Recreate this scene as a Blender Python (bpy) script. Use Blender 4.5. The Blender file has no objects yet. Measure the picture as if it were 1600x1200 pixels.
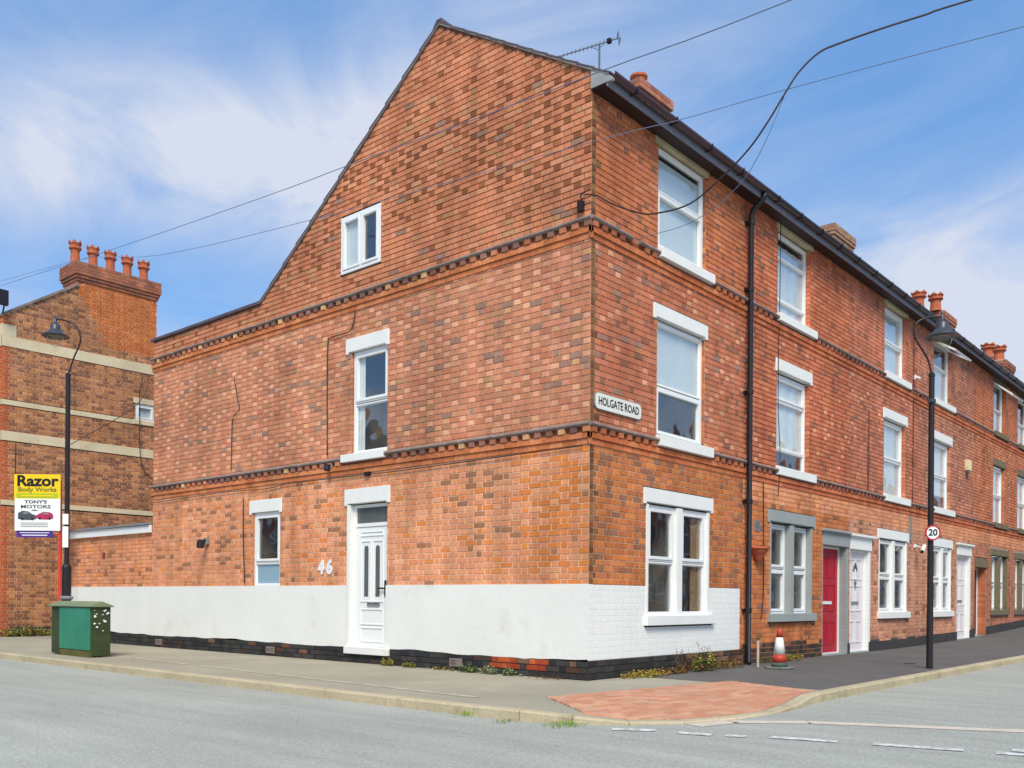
import bpy, math, random
import numpy as np
from mathutils import Vector, Matrix

random.seed(7)
SC = bpy.context.scene
COL = SC.collection
pi = math.pi

# ------------------------------------------------------------------ camera
cd = bpy.data.cameras.new("camera"); cam = bpy.data.objects.new("camera", cd); COL.objects.link(cam)
cd.sensor_width = 36.0; cd.lens = 36.0*1445/1600; cd.shift_y = 0.2098; cd.clip_end = 2000; cd.clip_start = 0.05
CAMP = Vector((-9.75, -7.14, 1.06))
yaw = math.radians(40.93)
vdir = Vector((math.cos(yaw), math.sin(yaw), 0))
base = vdir.to_track_quat('-Z', 'Y').to_matrix().to_4x4()
roll = Matrix.Rotation(math.radians(0.43), 4, 'Z')
cam.matrix_world = Matrix.Translation(CAMP) @ base @ roll
SC.camera = cam

# ------------------------------------------------------------------ world, sun, exposure
SUN_EL, SUN_AZ = math.radians(48), math.radians(224)     # azimuth of the sun's side, measured from +X towards +Y
w = bpy.data.worlds.new("World"); SC.world = w; w.use_nodes = True
nt = w.node_tree; nt.nodes.clear(); N = nt.nodes; L = nt.links
out = N.new('ShaderNodeOutputWorld'); bg = N.new('ShaderNodeBackground'); L.new(bg.outputs[0], out.inputs[0])
sky = N.new('ShaderNodeTexSky'); sky.sky_type = 'NISHITA'; sky.sun_disc = False
sky.sun_elevation = SUN_EL; sky.sun_rotation = math.radians(90) - SUN_AZ
sky.air_density = 1.1; sky.dust_density = 0.6; sky.ozone_density = 2.2
tc = N.new('ShaderNodeTexCoord')
sep = N.new('ShaderNodeSeparateXYZ'); L.new(tc.outputs['Generated'], sep.inputs[0])
zadd = N.new('ShaderNodeMath'); zadd.operation = 'MAXIMUM'; L.new(sep.outputs[2], zadd.inputs[0]); zadd.inputs[1].default_value = 0.0
zz = N.new('ShaderNodeMath'); zz.operation = 'ADD'; L.new(zadd.outputs[0], zz.inputs[0]); zz.inputs[1].default_value = 0.22
dx = N.new('ShaderNodeMath'); dx.operation = 'DIVIDE'; L.new(sep.outputs[0], dx.inputs[0]); L.new(zz.outputs[0], dx.inputs[1])
dy = N.new('ShaderNodeMath'); dy.operation = 'DIVIDE'; L.new(sep.outputs[1], dy.inputs[0]); L.new(zz.outputs[0], dy.inputs[1])
cmb = N.new('ShaderNodeCombineXYZ'); L.new(dx.outputs[0], cmb.inputs[0]); L.new(dy.outputs[0], cmb.inputs[1])
n1 = N.new('ShaderNodeTexNoise'); n1.inputs['Scale'].default_value = 0.95; n1.inputs['Detail'].default_value = 6; n1.inputs['Roughness'].default_value = 0.52
n1.inputs['Distortion'].default_value = 0.35
mp = N.new('ShaderNodeMapping'); L.new(cmb.outputs[0], mp.inputs[0]); L.new(mp.outputs[0], n1.inputs[0])
mp.inputs['Location'].default_value = (3.1, 1.7, 0); mp.inputs['Rotation'].default_value = (0, 0, 0.5); mp.inputs['Scale'].default_value = (1.0, 0.75, 1)
rmp = N.new('ShaderNodeValToRGB'); L.new(n1.outputs[0], rmp.inputs[0])
rmp.color_ramp.elements[0].position = 0.40; rmp.color_ramp.elements[0].color = (0, 0, 0, 1)
rmp.color_ramp.elements[1].position = 0.68; rmp.color_ramp.elements[1].color = (1, 1, 1, 1)
rmp.color_ramp.interpolation = 'EASE'
# thin veil that thickens towards the horizon all the way round
vl = N.new('ShaderNodeMapRange'); L.new(sep.outputs[2], vl.inputs[0])
vl.inputs[1].default_value = 0.0; vl.inputs[2].default_value = 0.30; vl.inputs[3].default_value = 0.95; vl.inputs[4].default_value = 0.0
def M_(op, a, b=None, c=None):
    n = N.new('ShaderNodeMath'); n.operation = op
    for i, v in enumerate((a, b, c)):
        if v is None: continue
        if isinstance(v, (int, float)): n.inputs[i].default_value = v
        else: L.new(v, n.inputs[i])
    return n.outputs[0]
az = M_('MULTIPLY', M_('ARCTAN2', sep.outputs[1], sep.outputs[0]), 57.2958); el = M_('MULTIPLY', M_('ARCSINE', sep.outputs[2]), 57.2958)
def bank(a0, e0, wa, we, tilt):      # one broad soft bank of cloud
    da = M_('SUBTRACT', az, a0); de = M_('SUBTRACT', M_('SUBTRACT', el, e0), M_('MULTIPLY', da, tilt))
    q = M_('ADD', M_('POWER', M_('DIVIDE', M_('ABSOLUTE', da), wa), 2.0), M_('POWER', M_('DIVIDE', M_('ABSOLUTE', de), we), 2.0))
    return M_('EXPONENT', M_('MULTIPLY', q, -1.0))
banks = M_('ADD', M_('MULTIPLY', bank(13, 15.5, 20, 5.5, 0.05), 1.1), M_('ADD', M_('MULTIPLY', bank(58, 24.2, 24, 3.7, -0.10), 1.05), M_('MULTIPLY', bank(44, 31, 12, 4, -0.5), 0.35)))
n2 = N.new('ShaderNodeTexNoise'); n2.inputs['Scale'].default_value = 3.3; n2.inputs['Detail'].default_value = 10; n2.inputs['Roughness'].default_value = 0.60; n2.inputs['Distortion'].default_value = 0.9
L.new(mp.outputs[0], n2.inputs[0])
wsp = M_('MULTIPLY', M_('SUBTRACT', n2.outputs[0], 0.49), 2.3)
wgt = M_('ADD', banks, M_('ADD', vl.outputs[0], M_('MULTIPLY', rmp.outputs[0], 0.20)))
tot = M_('ADD', wgt, M_('MULTIPLY', wsp, M_('ADD', wgt, 0.25)))
mx0 = N.new('ShaderNodeMath'); mx0.operation = 'MULTIPLY'; L.new(tot, mx0.inputs[0]); mx0.inputs[1].default_value = 1.0; mx0.use_clamp = True
mxs = N.new('ShaderNodeMixRGB'); L.new(mx0.outputs[0], mxs.inputs[0])
SKYGAIN = N.new('ShaderNodeMixRGB'); SKYGAIN.blend_type = 'MULTIPLY'; SKYGAIN.inputs[0].default_value = 1
SKYGAIN.inputs[2].default_value = (0.62, 0.90, 1.10, 1); L.new(sky.outputs[0], SKYGAIN.inputs[1])
flat_ = N.new('ShaderNodeMixRGB'); flat_.inputs[0].default_value = 0.6; L.new(SKYGAIN.outputs[0], flat_.inputs[1]); flat_.inputs[2].default_value = (0.95, 1.98, 3.9, 1)
L.new(flat_.outputs[0], mxs.inputs[1]); mxs.inputs[2].default_value = (3.5, 3.78, 4.5, 1)
L.new(mxs.outputs[0], bg.inputs[0]); bg.inputs[1].default_value = 0.10

sd = bpy.data.lights.new("sun", 'SUN'); sun = bpy.data.objects.new("sun", sd); COL.objects.link(sun)
sd.energy = 2.15; sd.angle = math.radians(26); sd.color = (1.0, 0.91, 0.74)
tosun = Vector((math.cos(SUN_EL)*math.cos(SUN_AZ), math.cos(SUN_EL)*math.sin(SUN_AZ), math.sin(SUN_EL)))
sun.rotation_euler = (-tosun).to_track_quat('-Z', 'Y').to_euler(); sun.location = (0, 0, 60)
SC.view_settings.view_transform = 'Standard'; SC.view_settings.look = 'None'
SC.view_settings.exposure = 0.95; SC.view_settings.gamma = 1.0
try: SC.view_settings.use_curve_mapping = False
except Exception: pass
SC.cycles.max_bounces = 6; SC.cycles.transparent_max_bounces = 10

# ------------------------------------------------------------------ helpers
def s2l(c):
    f = lambda v: (v/12.92 if v <= 0.04045 else ((v+0.055)/1.055)**2.4)
    return tuple(f(x/255.0) for x in c)
def jit(c, a=0.06):
    k = 1+random.uniform(-a, a)
    return tuple(max(0.005, x*k*(1+random.uniform(-a*0.5, a*0.5))) for x in c)

def new_mat(name):
    m = bpy.data.materials.new(name); m.use_nodes = True
    nt = m.node_tree; b = nt.nodes['Principled BSDF']; return m, nt, b

def noisy(nt, b, base_socket_or_color, scale=6, amp=0.25, detail=5, bump=0.0, bscale=None, fine=None, coord='Object', dirt=None):
    """colour * (1 + noise), optional fine relief"""
    N, L = nt.nodes, nt.links
    tc = N.new('ShaderNodeTexCoord')
    geo = N.new('ShaderNodeNewGeometry')
    src = geo.outputs['Position']
    n = N.new('ShaderNodeTexNoise'); n.inputs['Scale'].default_value = scale; n.inputs['Detail'].default_value = detail
    L.new(src, n.inputs[0])
    mr = N.new('ShaderNodeMapRange'); L.new(n.outputs[0], mr.inputs[0])
    mr.inputs[1].default_value = 0.3; mr.inputs[2].default_value = 0.7
    mr.inputs[3].default_value = 1-amp; mr.inputs[4].default_value = 1+amp
    mul = N.new('ShaderNodeVectorMath'); mul.operation = 'SCALE'
    if isinstance(base_socket_or_color, tuple):
        mul.inputs[0].default_value = base_socket_or_color[:3]
    else:
        L.new(base_socket_or_color, mul.inputs[0])
    L.new(mr.outputs[0], mul.inputs['Scale'])
    last = mul.outputs[0]
    if fine:
        n2 = N.new('ShaderNodeTexNoise'); n2.inputs['Scale'].default_value = fine[0]; n2.inputs['Detail'].default_value = 3
        L.new(src, n2.inputs[0])
        m2 = N.new('ShaderNodeMapRange'); L.new(n2.outputs[0], m2.inputs[0]); m2.inputs[1].default_value = 0.25; m2.inputs[2].default_value = 0.75
        m2.inputs[3].default_value = 1-fine[1]; m2.inputs[4].default_value = 1+fine[1]
        mu2 = N.new('ShaderNodeVectorMath'); mu2.operation = 'SCALE'; L.new(last, mu2.inputs[0]); L.new(m2.outputs[0], mu2.inputs['Scale'])
        last = mu2.outputs[0]
    if dirt:   # (colour, scale, threshold, amount)
        n3 = N.new('ShaderNodeTexNoise'); n3.inputs['Scale'].default_value = dirt[1]; n3.inputs['Detail'].default_value = 6; n3.inputs['Roughness'].default_value = 0.65
        L.new(src, n3.inputs[0])
        m3 = N.new('ShaderNodeMapRange'); L.new(n3.outputs[0], m3.inputs[0]); m3.inputs[1].default_value = dirt[2]; m3.inputs[2].default_value = dirt[2]+0.14
        m3.inputs[3].default_value = 0; m3.inputs[4].default_value = dirt[3]
        mm = N.new('ShaderNodeMixRGB'); L.new(m3.outputs[0], mm.inputs[0]); L.new(last, mm.inputs[1]); mm.inputs[2].default_value = (*dirt[0], 1)
        last = mm.outputs[0]
    L.new(last, b.inputs['Base Color'])
    if bump:
        nb = N.new('ShaderNodeTexNoise'); nb.inputs['Scale'].default_value = bscale or scale*6; nb.inputs['Detail'].default_value = 4
        L.new(src, nb.inputs[0])
        bp = N.new('ShaderNodeBump'); bp.inputs['Strength'].default_value = bump; bp.inputs['Distance'].default_value = 0.01
        L.new(nb.outputs[0], bp.inputs['Height']); L.new(bp.outputs[0], b.inputs['Normal'])
    return last

def M_plain(name, srgb, rough=0.7, k=1.0, scale=5, amp=0.1, bump=0.0, bscale=60, metal=0.0, spec=0.4, fine=None, dirt=None):
    m, nt, b = new_mat(name)
    c = tuple(x*k for x in s2l(srgb))
    noisy(nt, b, c, scale, amp, 5, bump, bscale, fine, dirt=dirt)
    b.inputs['Roughness'].default_value = rough; b.inputs['Metallic'].default_value = metal
    b.inputs['Specular IOR Level'].default_value = spec
    return m

def M_brick(name, src):
    m, nt, b = new_mat(name)
    if src == 'obj':
        oi = nt.nodes.new('ShaderNodeObjectInfo'); s = oi.outputs['Color']
    else:
        at = nt.nodes.new('ShaderNodeAttribute'); at.attribute_name = 'tone'; s = at.outputs['Color']
    noisy(nt, b, s, 0.8, 0.15, 6, 0.35, 70, fine=(45, 0.22))
    b.inputs['Roughness'].default_value = 0.88; b.inputs['Specular IOR Level'].default_value = 0.2
    return m
def streaks(m, amt=0.16):
    # rain-washed vertical streaks and broad weathering over the clay
    nt = m.node_tree; b = nt.nodes['Principled BSDF']; src = b.inputs['Base Color'].links[0].from_socket; N, L = nt.nodes, nt.links
    g = N.new('ShaderNodeNewGeometry'); last = src
    for sc, lo, hi, k in (((1.6, 1.6, 0.22), 0.34, 0.66, amt), ((0.35, 0.35, 0.5), 0.32, 0.68, amt*0.7)):
        mp = N.new('ShaderNodeMapping'); mp.inputs['Scale'].default_value = sc; L.new(g.outputs['Position'], mp.inputs[0])
        n = N.new('ShaderNodeTexNoise'); n.inputs['Scale'].default_value = 2.2; n.inputs['Detail'].default_value = 7; n.inputs['Roughness'].default_value = 0.62; L.new(mp.outputs[0], n.inputs[0])
        r = N.new('ShaderNodeMapRange'); r.inputs[1].default_value = lo; r.inputs[2].default_value = hi; r.inputs[3].default_value = 1-k; r.inputs[4].default_value = 1+k*1.0; L.new(n.outputs[0], r.inputs[0])
        v = N.new('ShaderNodeVectorMath'); v.operation = 'SCALE'; L.new(last, v.inputs[0]); L.new(r.outputs[0], v.inputs['Scale']); last = v.outputs[0]
    L.new(last, b.inputs['Base Color'])
MB_OBJ = M_brick('brick_clay', 'obj'); MB_STF = M_brick('brick_clay_mass', 'attr'); streaks(MB_OBJ); streaks(MB_STF)

def M_glass(name, ior=2.0, tint=(0.96, 0.98, 0.98), wob=0.012, solid=None):
    m = bpy.data.materials.new(name); m.use_nodes = True; nt = m.node_tree; nt.nodes.clear(); N, L = nt.nodes, nt.links
    o = N.new('ShaderNodeOutputMaterial'); mix = N.new('ShaderNodeMixShader'); L.new(mix.outputs[0], o.inputs[0])
    f0 = ((ior-1)/(ior+1))**2
    gg = N.new('ShaderNodeNewGeometry'); dt = N.new('ShaderNodeVectorMath'); dt.operation = 'DOT_PRODUCT'; L.new(gg.outputs['Incoming'], dt.inputs[0]); L.new(gg.outputs['Normal'], dt.inputs[1])
    def mth(op, a, b=None):
        n = N.new('ShaderNodeMath'); n.operation = op
        for i, v in enumerate((a, b)):
            if v is None: continue
            if isinstance(v, (int, float)): n.inputs[i].default_value = v
            else: L.new(v, n.inputs[i])
        return n.outputs[0]
    sch = mth('ADD', mth('MULTIPLY', mth('POWER', mth('SUBTRACT', 1.0, mth('ABSOLUTE', dt.outputs['Value'])), 5.0), 1-f0), f0)
    g = N.new('ShaderNodeBsdfGlossy'); g.inputs['Roughness'].default_value = 0.02; g.inputs['Color'].default_value = (0.95, 0.97, 1, 1)
    if solid:
        t = N.new('ShaderNodeBsdfDiffuse'); t.inputs[0].default_value = (*solid, 1)
    else:
        t = N.new('ShaderNodeBsdfTransparent'); t.inputs[0].default_value = (*tint, 1)
    L.new(sch, mix.inputs[0]); L.new(t.outputs[0], mix.inputs[1]); L.new(g.outputs[0], mix.inputs[2])
    geo = N.new('ShaderNodeNewGeometry'); n = N.new('ShaderNodeTexNoise'); n.inputs['Scale'].default_value = 1.7; n.inputs['Detail'].default_value = 1
    L.new(geo.outputs['Position'], n.inputs[0])
    bp = N.new('ShaderNodeBump'); bp.inputs['Strength'].default_value = 1.0; bp.inputs['Distance'].default_value = wob
    L.new(n.outputs[0], bp.inputs['Height']); L.new(bp.outputs[0], g.inputs['Normal'])
    return m
GLASS = M_glass('window_glass')
FROST = M_glass('frosted_glass', 1.5, solid=s2l((140, 170, 188)))
FROST_GREY = M_glass('obscure_glass', 1.6, solid=s2l((95, 100, 100)))

UPVC = M_plain('white_upvc', (232, 234, 233), 0.35, 1.0, 3, 0.02, spec=0.5)
WHITE = M_plain('white_masonry_paint', (230, 231, 225), 0.75, 1.0, 1.3, 0.03, 0.25, 18, fine=(14, 0.02), dirt=(s2l((200, 195, 180)), 1.1, 0.60, 0.4))
WHITEB = M_plain('white_stone_paint', (230, 231, 227), 0.7, 1.0, 3, 0.03, 0.25, 40, dirt=(s2l((190, 186, 172)), 3.0, 0.62, 0.4))
PAINTB = M_plain('white_painted_brickwork', (231, 232, 228), 0.75, 1.0, 1.3, 0.03, 0.2, 30, fine=(12, 0.02), dirt=(s2l((196, 190, 172)), 2.2, 0.62, 0.35))
GREYP = M_plain('grey_stone_paint', (152, 158, 156), 0.7, 1.0, 3, 0.05, 0.2, 40)
STONE = M_plain('bare_buff_stone', (186, 172, 142), 0.9, 1.0, 4, 0.15, 0.5, 30, fine=(40, 0.1), dirt=(s2l((120, 112, 88)), 3, 0.55, 0.5))
STONE_DK = M_plain('weathered_stone', (120, 108, 84), 0.9, 1.0, 4, 0.2, 0.5, 30, dirt=(s2l((70, 66, 48)), 4, 0.5, 0.6))
BAND = M_plain('pale_stone_band', (214, 198, 164), 0.9, 1.0, 1.4, 0.10, 0.4, 30, dirt=(s2l((184, 168, 122)), 1.6, 0.55, 0.5))
LIP = M_plain('weathered_moulding', (134, 120, 114), 0.85, 1.0, 3, 0.25, 0.6, 40, dirt=(s2l((178, 168, 158)), 5, 0.56, 0.6))
BLACKP = M_plain('black_plinth_paint', (62, 60, 60), 0.6, 1.0, 3, 0.25, 0.7, 30, dirt=(s2l((120, 108, 96)), 7, 0.62, 0.6))
SLATE = M_plain('roof_slate', (92, 80, 88), 0.6, 1.0, 3, 0.2, 0.4, 40)
GUTTER = M_plain('dark_brown_gutter', (74, 52, 56), 0.35, 1.0, 2, 0.15)
GUTTERB = M_plain('black_gutter', (44, 37, 44), 0.3, 1.0, 2, 0.15)
BLKMETAL = M_plain('black_metal', (34, 30, 34), 0.4, 1.0, 4, 0.15)
LAMPMETAL = M_plain('lamp_metal', (62, 66, 74), 0.35, 1.0, 8, 0.2)
LEAD = M_plain('lead_grey', (128, 132, 134), 0.6, 1.0, 4, 0.1)
SOFFIT = M_plain('soffit_board', (46, 30, 28), 0.6, 1.0, 4, 0.1)
TERRA = M_plain('terracotta', (184, 100, 66), 0.85, 1.0, 12, 0.2, 0.4, 60, dirt=(s2l((110, 62, 46)), 6, 0.55, 0.6))
DARKROOM = M_plain('dim_room', (126, 122, 112), 0.9, 1.0, 2, 0.1)
CURTAIN = M_plain('pale_net_curtain', (228, 230, 226), 0.9, 1.0, 9, 0.08)
BLIND = M_plain('pale_blue_blind', (222, 226, 224), 0.8, 1.0, 4, 0.03)
WOODF = M_plain('tan_curtain', (150, 120, 84), 0.9, 1.0, 9, 0.15)
BOARD = M_plain('grey_fascia', (150, 152, 150), 0.7, 1.0, 4, 0.12)
CEMENT = M_plain('cement_flaunching', (150, 140, 132), 0.9, 1.0, 6, 0.15)

class MB:
    def __init__(s, frame=None): s.v = []; s.f = []; s.c = []; s.frame = frame; s.col = (1, 1, 1)
    def add(s, verts, faces, col=None):
        b = len(s.v)
        fr = s.frame
        s.v += [fr(*p) for p in verts] if fr else [tuple(p) for p in verts]
        s.f += [tuple(b+i for i in f) for f in faces]
        s.c += [col or s.col]*len(verts)
    def box(s, x0, x1, y0, y1, z0, z1, col=None):
        s.add([(x0, y0, z0), (x1, y0, z0), (x1, y1, z0), (x0, y1, z0), (x0, y0, z1), (x1, y0, z1), (x1, y1, z1), (x0, y1, z1)],
              [(0, 3, 2, 1), (4, 5, 6, 7), (0, 1, 5, 4), (1, 2, 6, 5), (2, 3, 7, 6), (3, 0, 4, 7)], col)
    def quad(s, a, b, c, d, col=None): s.add([a, b, c, d], [(0, 1, 2, 3)], col)
    def prism(s, poly, fn0, fn1, col=None):
        n = len(poly)
        vs = [fn0(p) for p in poly]+[fn1(p) for p in poly]
        fs = [tuple(range(n))[::-1], tuple(range(n, 2*n))]+[(i, (i+1) % n, n+(i+1) % n, n+i) for i in range(n)]
        s.add(vs, fs, col)
    def lathe(s, prof, c=(0, 0, 0), n=20, cap=True, squash=None, col=None):
        vs = []; fs = []
        for r, z in prof:
            for i in range(n):
                a = 2*pi*i/n; vs.append((c[0]+r*math.cos(a), c[1]+r*math.sin(a), c[2]+z))
        for j in range(len(prof)-1):
            for i in range(n):
                fs.append((j*n+i, j*n+(i+1) % n, (j+1)*n+(i+1) % n, (j+1)*n+i))
        if cap:
            fs.append(tuple(range(n))[::-1]); fs.append(tuple((len(prof)-1)*n+i for i in range(n)))
        s.add(vs, fs, col)
    def tube(s, pts, r, n=8, col=None):
        P = [Vector(p) for p in pts]; vs = []; fs = []
        rr = r if isinstance(r, (list, tuple)) else [r]*len(P)
        up = None
        for i, p in enumerate(P):
            t = (P[min(i+1, len(P)-1)]-P[max(i-1, 0)]).normalized()
            if up is None: up = t.orthogonal().normalized()
            up = (up-t*up.dot(t)).normalized(); sd = t.cross(up)
            for k in range(n):
                a = 2*pi*k/n; q = p+up*(rr[i]*math.cos(a))+sd*(rr[i]*math.sin(a)); vs.append(tuple(q))
        for i in range(len(P)-1):
            for k in range(n): fs.append((i*n+k, i*n+(k+1) % n, (i+1)*n+(k+1) % n, (i+1)*n+k))
        fs.append(tuple(range(n))[::-1]); fs.append(tuple((len(P)-1)*n+k for k in range(n)))
        s.add(vs, fs, col)
    def mesh(s, name, mat=None, tone=False, smooth=False):
        me = bpy.data.meshes.new(name); me.from_pydata(s.v, [], s.f)
        if tone:
            a = me.color_attributes.new('tone', 'FLOAT_COLOR', 'POINT')
            arr = np.ones((len(s.v), 4), dtype=np.float32); arr[:, :3] = np.array(s.c, dtype=np.float32).reshape(-1, 3)
            a.data.foreach_set('color', arr.ravel())
        if smooth: me.polygons.foreach_set('use_smooth', [True]*len(me.polygons))
        if mat: me.materials.append(mat)
        me.update(); return me

WOFF = {}
def woff(o):
    return WOFF.get(o.name, Vector((0, 0, 0))) if o else Vector((0, 0, 0))
def put(name, me, parent, loc=(0, 0, 0), rotz=0):
    """link a mesh with its local origin at the world point loc"""
    o = bpy.data.objects.new(name, me); COL.objects.link(o)
    o.parent = parent; o.location = Vector(loc)-woff(parent); o.rotation_euler = (0, 0, rotz)
    WOFF[o.name] = Vector(loc) if parent or loc != (0, 0, 0) else Vector((0, 0, 0))
    return o
def part(name, mb, mat, parent=None, smooth=False, tone=False, bevel=0, label=None, kind=None):
    o = put(name, mb.mesh(name, mat, tone, smooth), parent)
    if bevel:
        bv = o.modifiers.new('bevel', 'BEVEL'); bv.width = bevel; bv.segments = 2; bv.limit_method = 'ANGLE'
    if label: o['label'] = label
    if kind: o['kind'] = kind
    return o
def tag(o, label=None, cat=None, group=None, kind=None):
    if label: o['label'] = label
    if cat: o['category'] = cat
    if group: o['group'] = group
    if kind: o['kind'] = kind
    return o
def thing(name, loc, label, cat, group=None):
    o = bpy.data.objects.new(name, None); COL.objects.link(o); o.location = loc; o.empty_display_size = 0.2
    WOFF[o.name] = Vector(loc); return tag(o, label, cat, group)

def text_mesh(body, size, extrude=0.002, offset=0.0, align='CENTER', xs=1.0):
    cu = bpy.data.curves.new('t', 'FONT'); cu.body = body; cu.size = size; cu.extrude = extrude; cu.offset = offset
    cu.align_x = align; cu.align_y = 'CENTER'; cu.resolution_u = 3
    ob = bpy.data.objects.new('t', cu); COL.objects.link(ob)
    dg = bpy.context.evaluated_depsgraph_get(); me = bpy.data.meshes.new_from_object(ob.evaluated_get(dg))
    bpy.data.objects.remove(ob); bpy.data.curves.remove(cu)
    if xs != 1.0:
        me.transform(Matrix.Diagonal((xs, 1, 1, 1)))
    return me
def put_text(name, body, size, mat, parent, origin, right, upv=(0, 0, 1), offset=0.0, xs=1.0, extrude=0.002, label=None):
    me = text_mesh(body, size, extrude, offset, xs=xs)
    r = Vector(right).normalized(); u = Vector(upv).normalized(); n = r.cross(u)
    m = Matrix((r, u, n)).transposed().to_4x4(); m.translation = Vector(origin)
    me.transform(m); me.materials.clear(); me.materials.append(mat); me.name = name
    o = put(name, me, parent)
    if label: o['label'] = label
    return o

def F_front(y0=0.0): return lambda u, d, v: (u, y0+d, v)
def F_gable(x0=0.0): return lambda u, d, v: (x0+d, -u, v)

# ------------------------------------------------------------------ ground heights
def gz(x):
    if x <= 10: return 0.0
    if x <= 24: return 0.28*((x-10)/14.0)**2
    return 0.28+0.03*(min(x, 60)-24)
OUT = [(-3.12, 60), (-3.12, 30), (-3.12, 16), (-3.12, 11), (-3.12, 6), (-3.12, 2.5), (-3.12, 0.4), (-3.12, -0.9), (-3.07, -1.45), (-2.9, -1.95), (-2.6, -2.38), (-2.15, -2.7),
       (-1.5, -2.91), (-0.8, -2.98), (-0.2, -2.96), (0.35, -2.89), (1.0, -2.86), (2.5, -2.85), (5, -2.85), (8, -2.85), (11, -2.85), (15, -2.85), (20, -2.85), (28, -2.85), (45, -2.85), (60, -2.85)]
DROP = {9: -0.03, 10: -0.07, 11: -0.08, 12: -0.08, 13: -0.08, 14: -0.05, 15: -0.0}
OUTZ = [DROP.get(i, 0.0) for i in range(len(OUT))]
def near_path(x, y):
    best = (1e9, 0)
    for i in range(5, 18):
        (ax, ay), (bx, by) = OUT[i], OUT[i+1]
        ex, ey = bx-ax, by-ay; t = max(0, min(1, ((x-ax)*ex+(y-ay)*ey)/(ex*ex+ey*ey)))
        d = math.hypot(x-ax-t*ex, y-ay-t*ey)
        if d < best[0]: best = (d, OUTZ[i]*(1-t)+OUTZ[i+1]*t)
    return best
def hs(x, y):
    d, z = near_path(x, y); t = max(0, min(1, d/1.5))
    return z*(1-t*t*(3-2*t))+gz(x)

# ------------------------------------------------------------------ setting: road, pavements, kerb
ROADM, nt_, b_ = new_mat('road_asphalt')
noisy(nt_, b_, tuple(x for x in (0.372, 0.382, 0.336)), 0.35, 0.08, 6, 0.8, 40, fine=(38, 0.22), dirt=((0.29, 0.295, 0.27), 0.9, 0.60, 0.4))
# faint tyre-polished tracks and mottling drawn out along the road
src_ = b_.inputs['Base Color'].links[0].from_socket
g_ = nt_.nodes.new('ShaderNodeNewGeometry'); mpr = nt_.nodes.new('ShaderNodeMapping'); mpr.inputs['Scale'].default_value = (1.6, 0.16, 1); mpr.inputs['Rotation'].default_value = (0, 0, 0.12)
nr = nt_.nodes.new('ShaderNodeTexNoise'); nr.inputs['Scale'].default_value = 1.6; nr.inputs['Detail'].default_value = 8; nr.inputs['Roughness'].default_value = 0.7
nt_.links.new(g_.outputs['Position'], mpr.inputs[0]); nt_.links.new(mpr.outputs[0], nr.inputs[0])
mr_ = nt_.nodes.new('ShaderNodeMapRange'); mr_.inputs[1].default_value = 0.3; mr_.inputs[2].default_value = 0.7; mr_.inputs[3].default_value = 0.86; mr_.inputs[4].default_value = 1.10
nt_.links.new(nr.outputs[0], mr_.inputs[0]); sc_ = nt_.nodes.new('ShaderNodeVectorMath'); sc_.operation = 'SCALE'; nt_.links.new(src_, sc_.inputs[0]); nt_.links.new(mr_.outputs[0], sc_.inputs['Scale'])
nt_.links.new(sc_.outputs[0], b_.inputs['Base Color'])
b_.inputs['Roughness'].default_value = 0.92; b_.inputs['Specular IOR Level'].default_value = 0.15
PAVEM = M_plain('worn_pavement_asphalt', (176, 170, 150), 0.92, 0.80, 0.7, 0.12, 0.6, 60, fine=(60, 0.14), dirt=(s2l((190, 184, 164)), 1.3, 0.58, 0.5), spec=0.15)
TARM = M_plain('dark_new_tarmac', (108, 105, 103), 0.92, 0.85, 0.9, 0.10, 0.7, 60, fine=(70, 0.2), dirt=(s2l((124, 124, 116)), 1.5, 0.6, 0.4), spec=0.15)
KERBM = M_plain('kerb_stone', (196, 182, 150), 0.9, 0.85, 1.5, 0.15, 0.5, 40, fine=(30, 0.1), dirt=(s2l((120, 106, 80)), 3.0, 0.55, 0.5))
LINEM = M_plain('worn_road_paint', (240, 240, 236), 0.8, 0.80, 12, 0.12, dirt=((0.36, 0.37, 0.34), 13, 0.43, 0.85))
PINKM = M_plain('worn_pink_surfacing', (226, 212, 194), 0.9, 0.8, 5, 0.12, dirt=((0.38, 0.39, 0.37), 5, 0.53, 0.8))

mb = MB()
xs = [-150, -80, -40]+list(range(-20, 10, 3))+[10+i*1.4 for i in range(0, 11)]+[28, 34, 42, 60, 90, 150]
xs = sorted(set(xs)); ys = [-150, -60, -30, -15, -8, -4, 0, 6, 15, 30, 60, 150]
for x in xs:
    for y in ys: mb.v.append((x, y, -0.1+gz(x)-(0.0)))
mb.c = [(1, 1, 1)]*len(mb.v)
for i in range(len(xs)-1):
    for j in range(len(ys)-1):
        a = i*len(ys)+j; mb.f.append((a, a+len(ys), a+len(ys)+1, a+1))
tag(part('road', mb, ROADM), 'pale grey worn asphalt road running past the corner', kind='structure')

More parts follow.
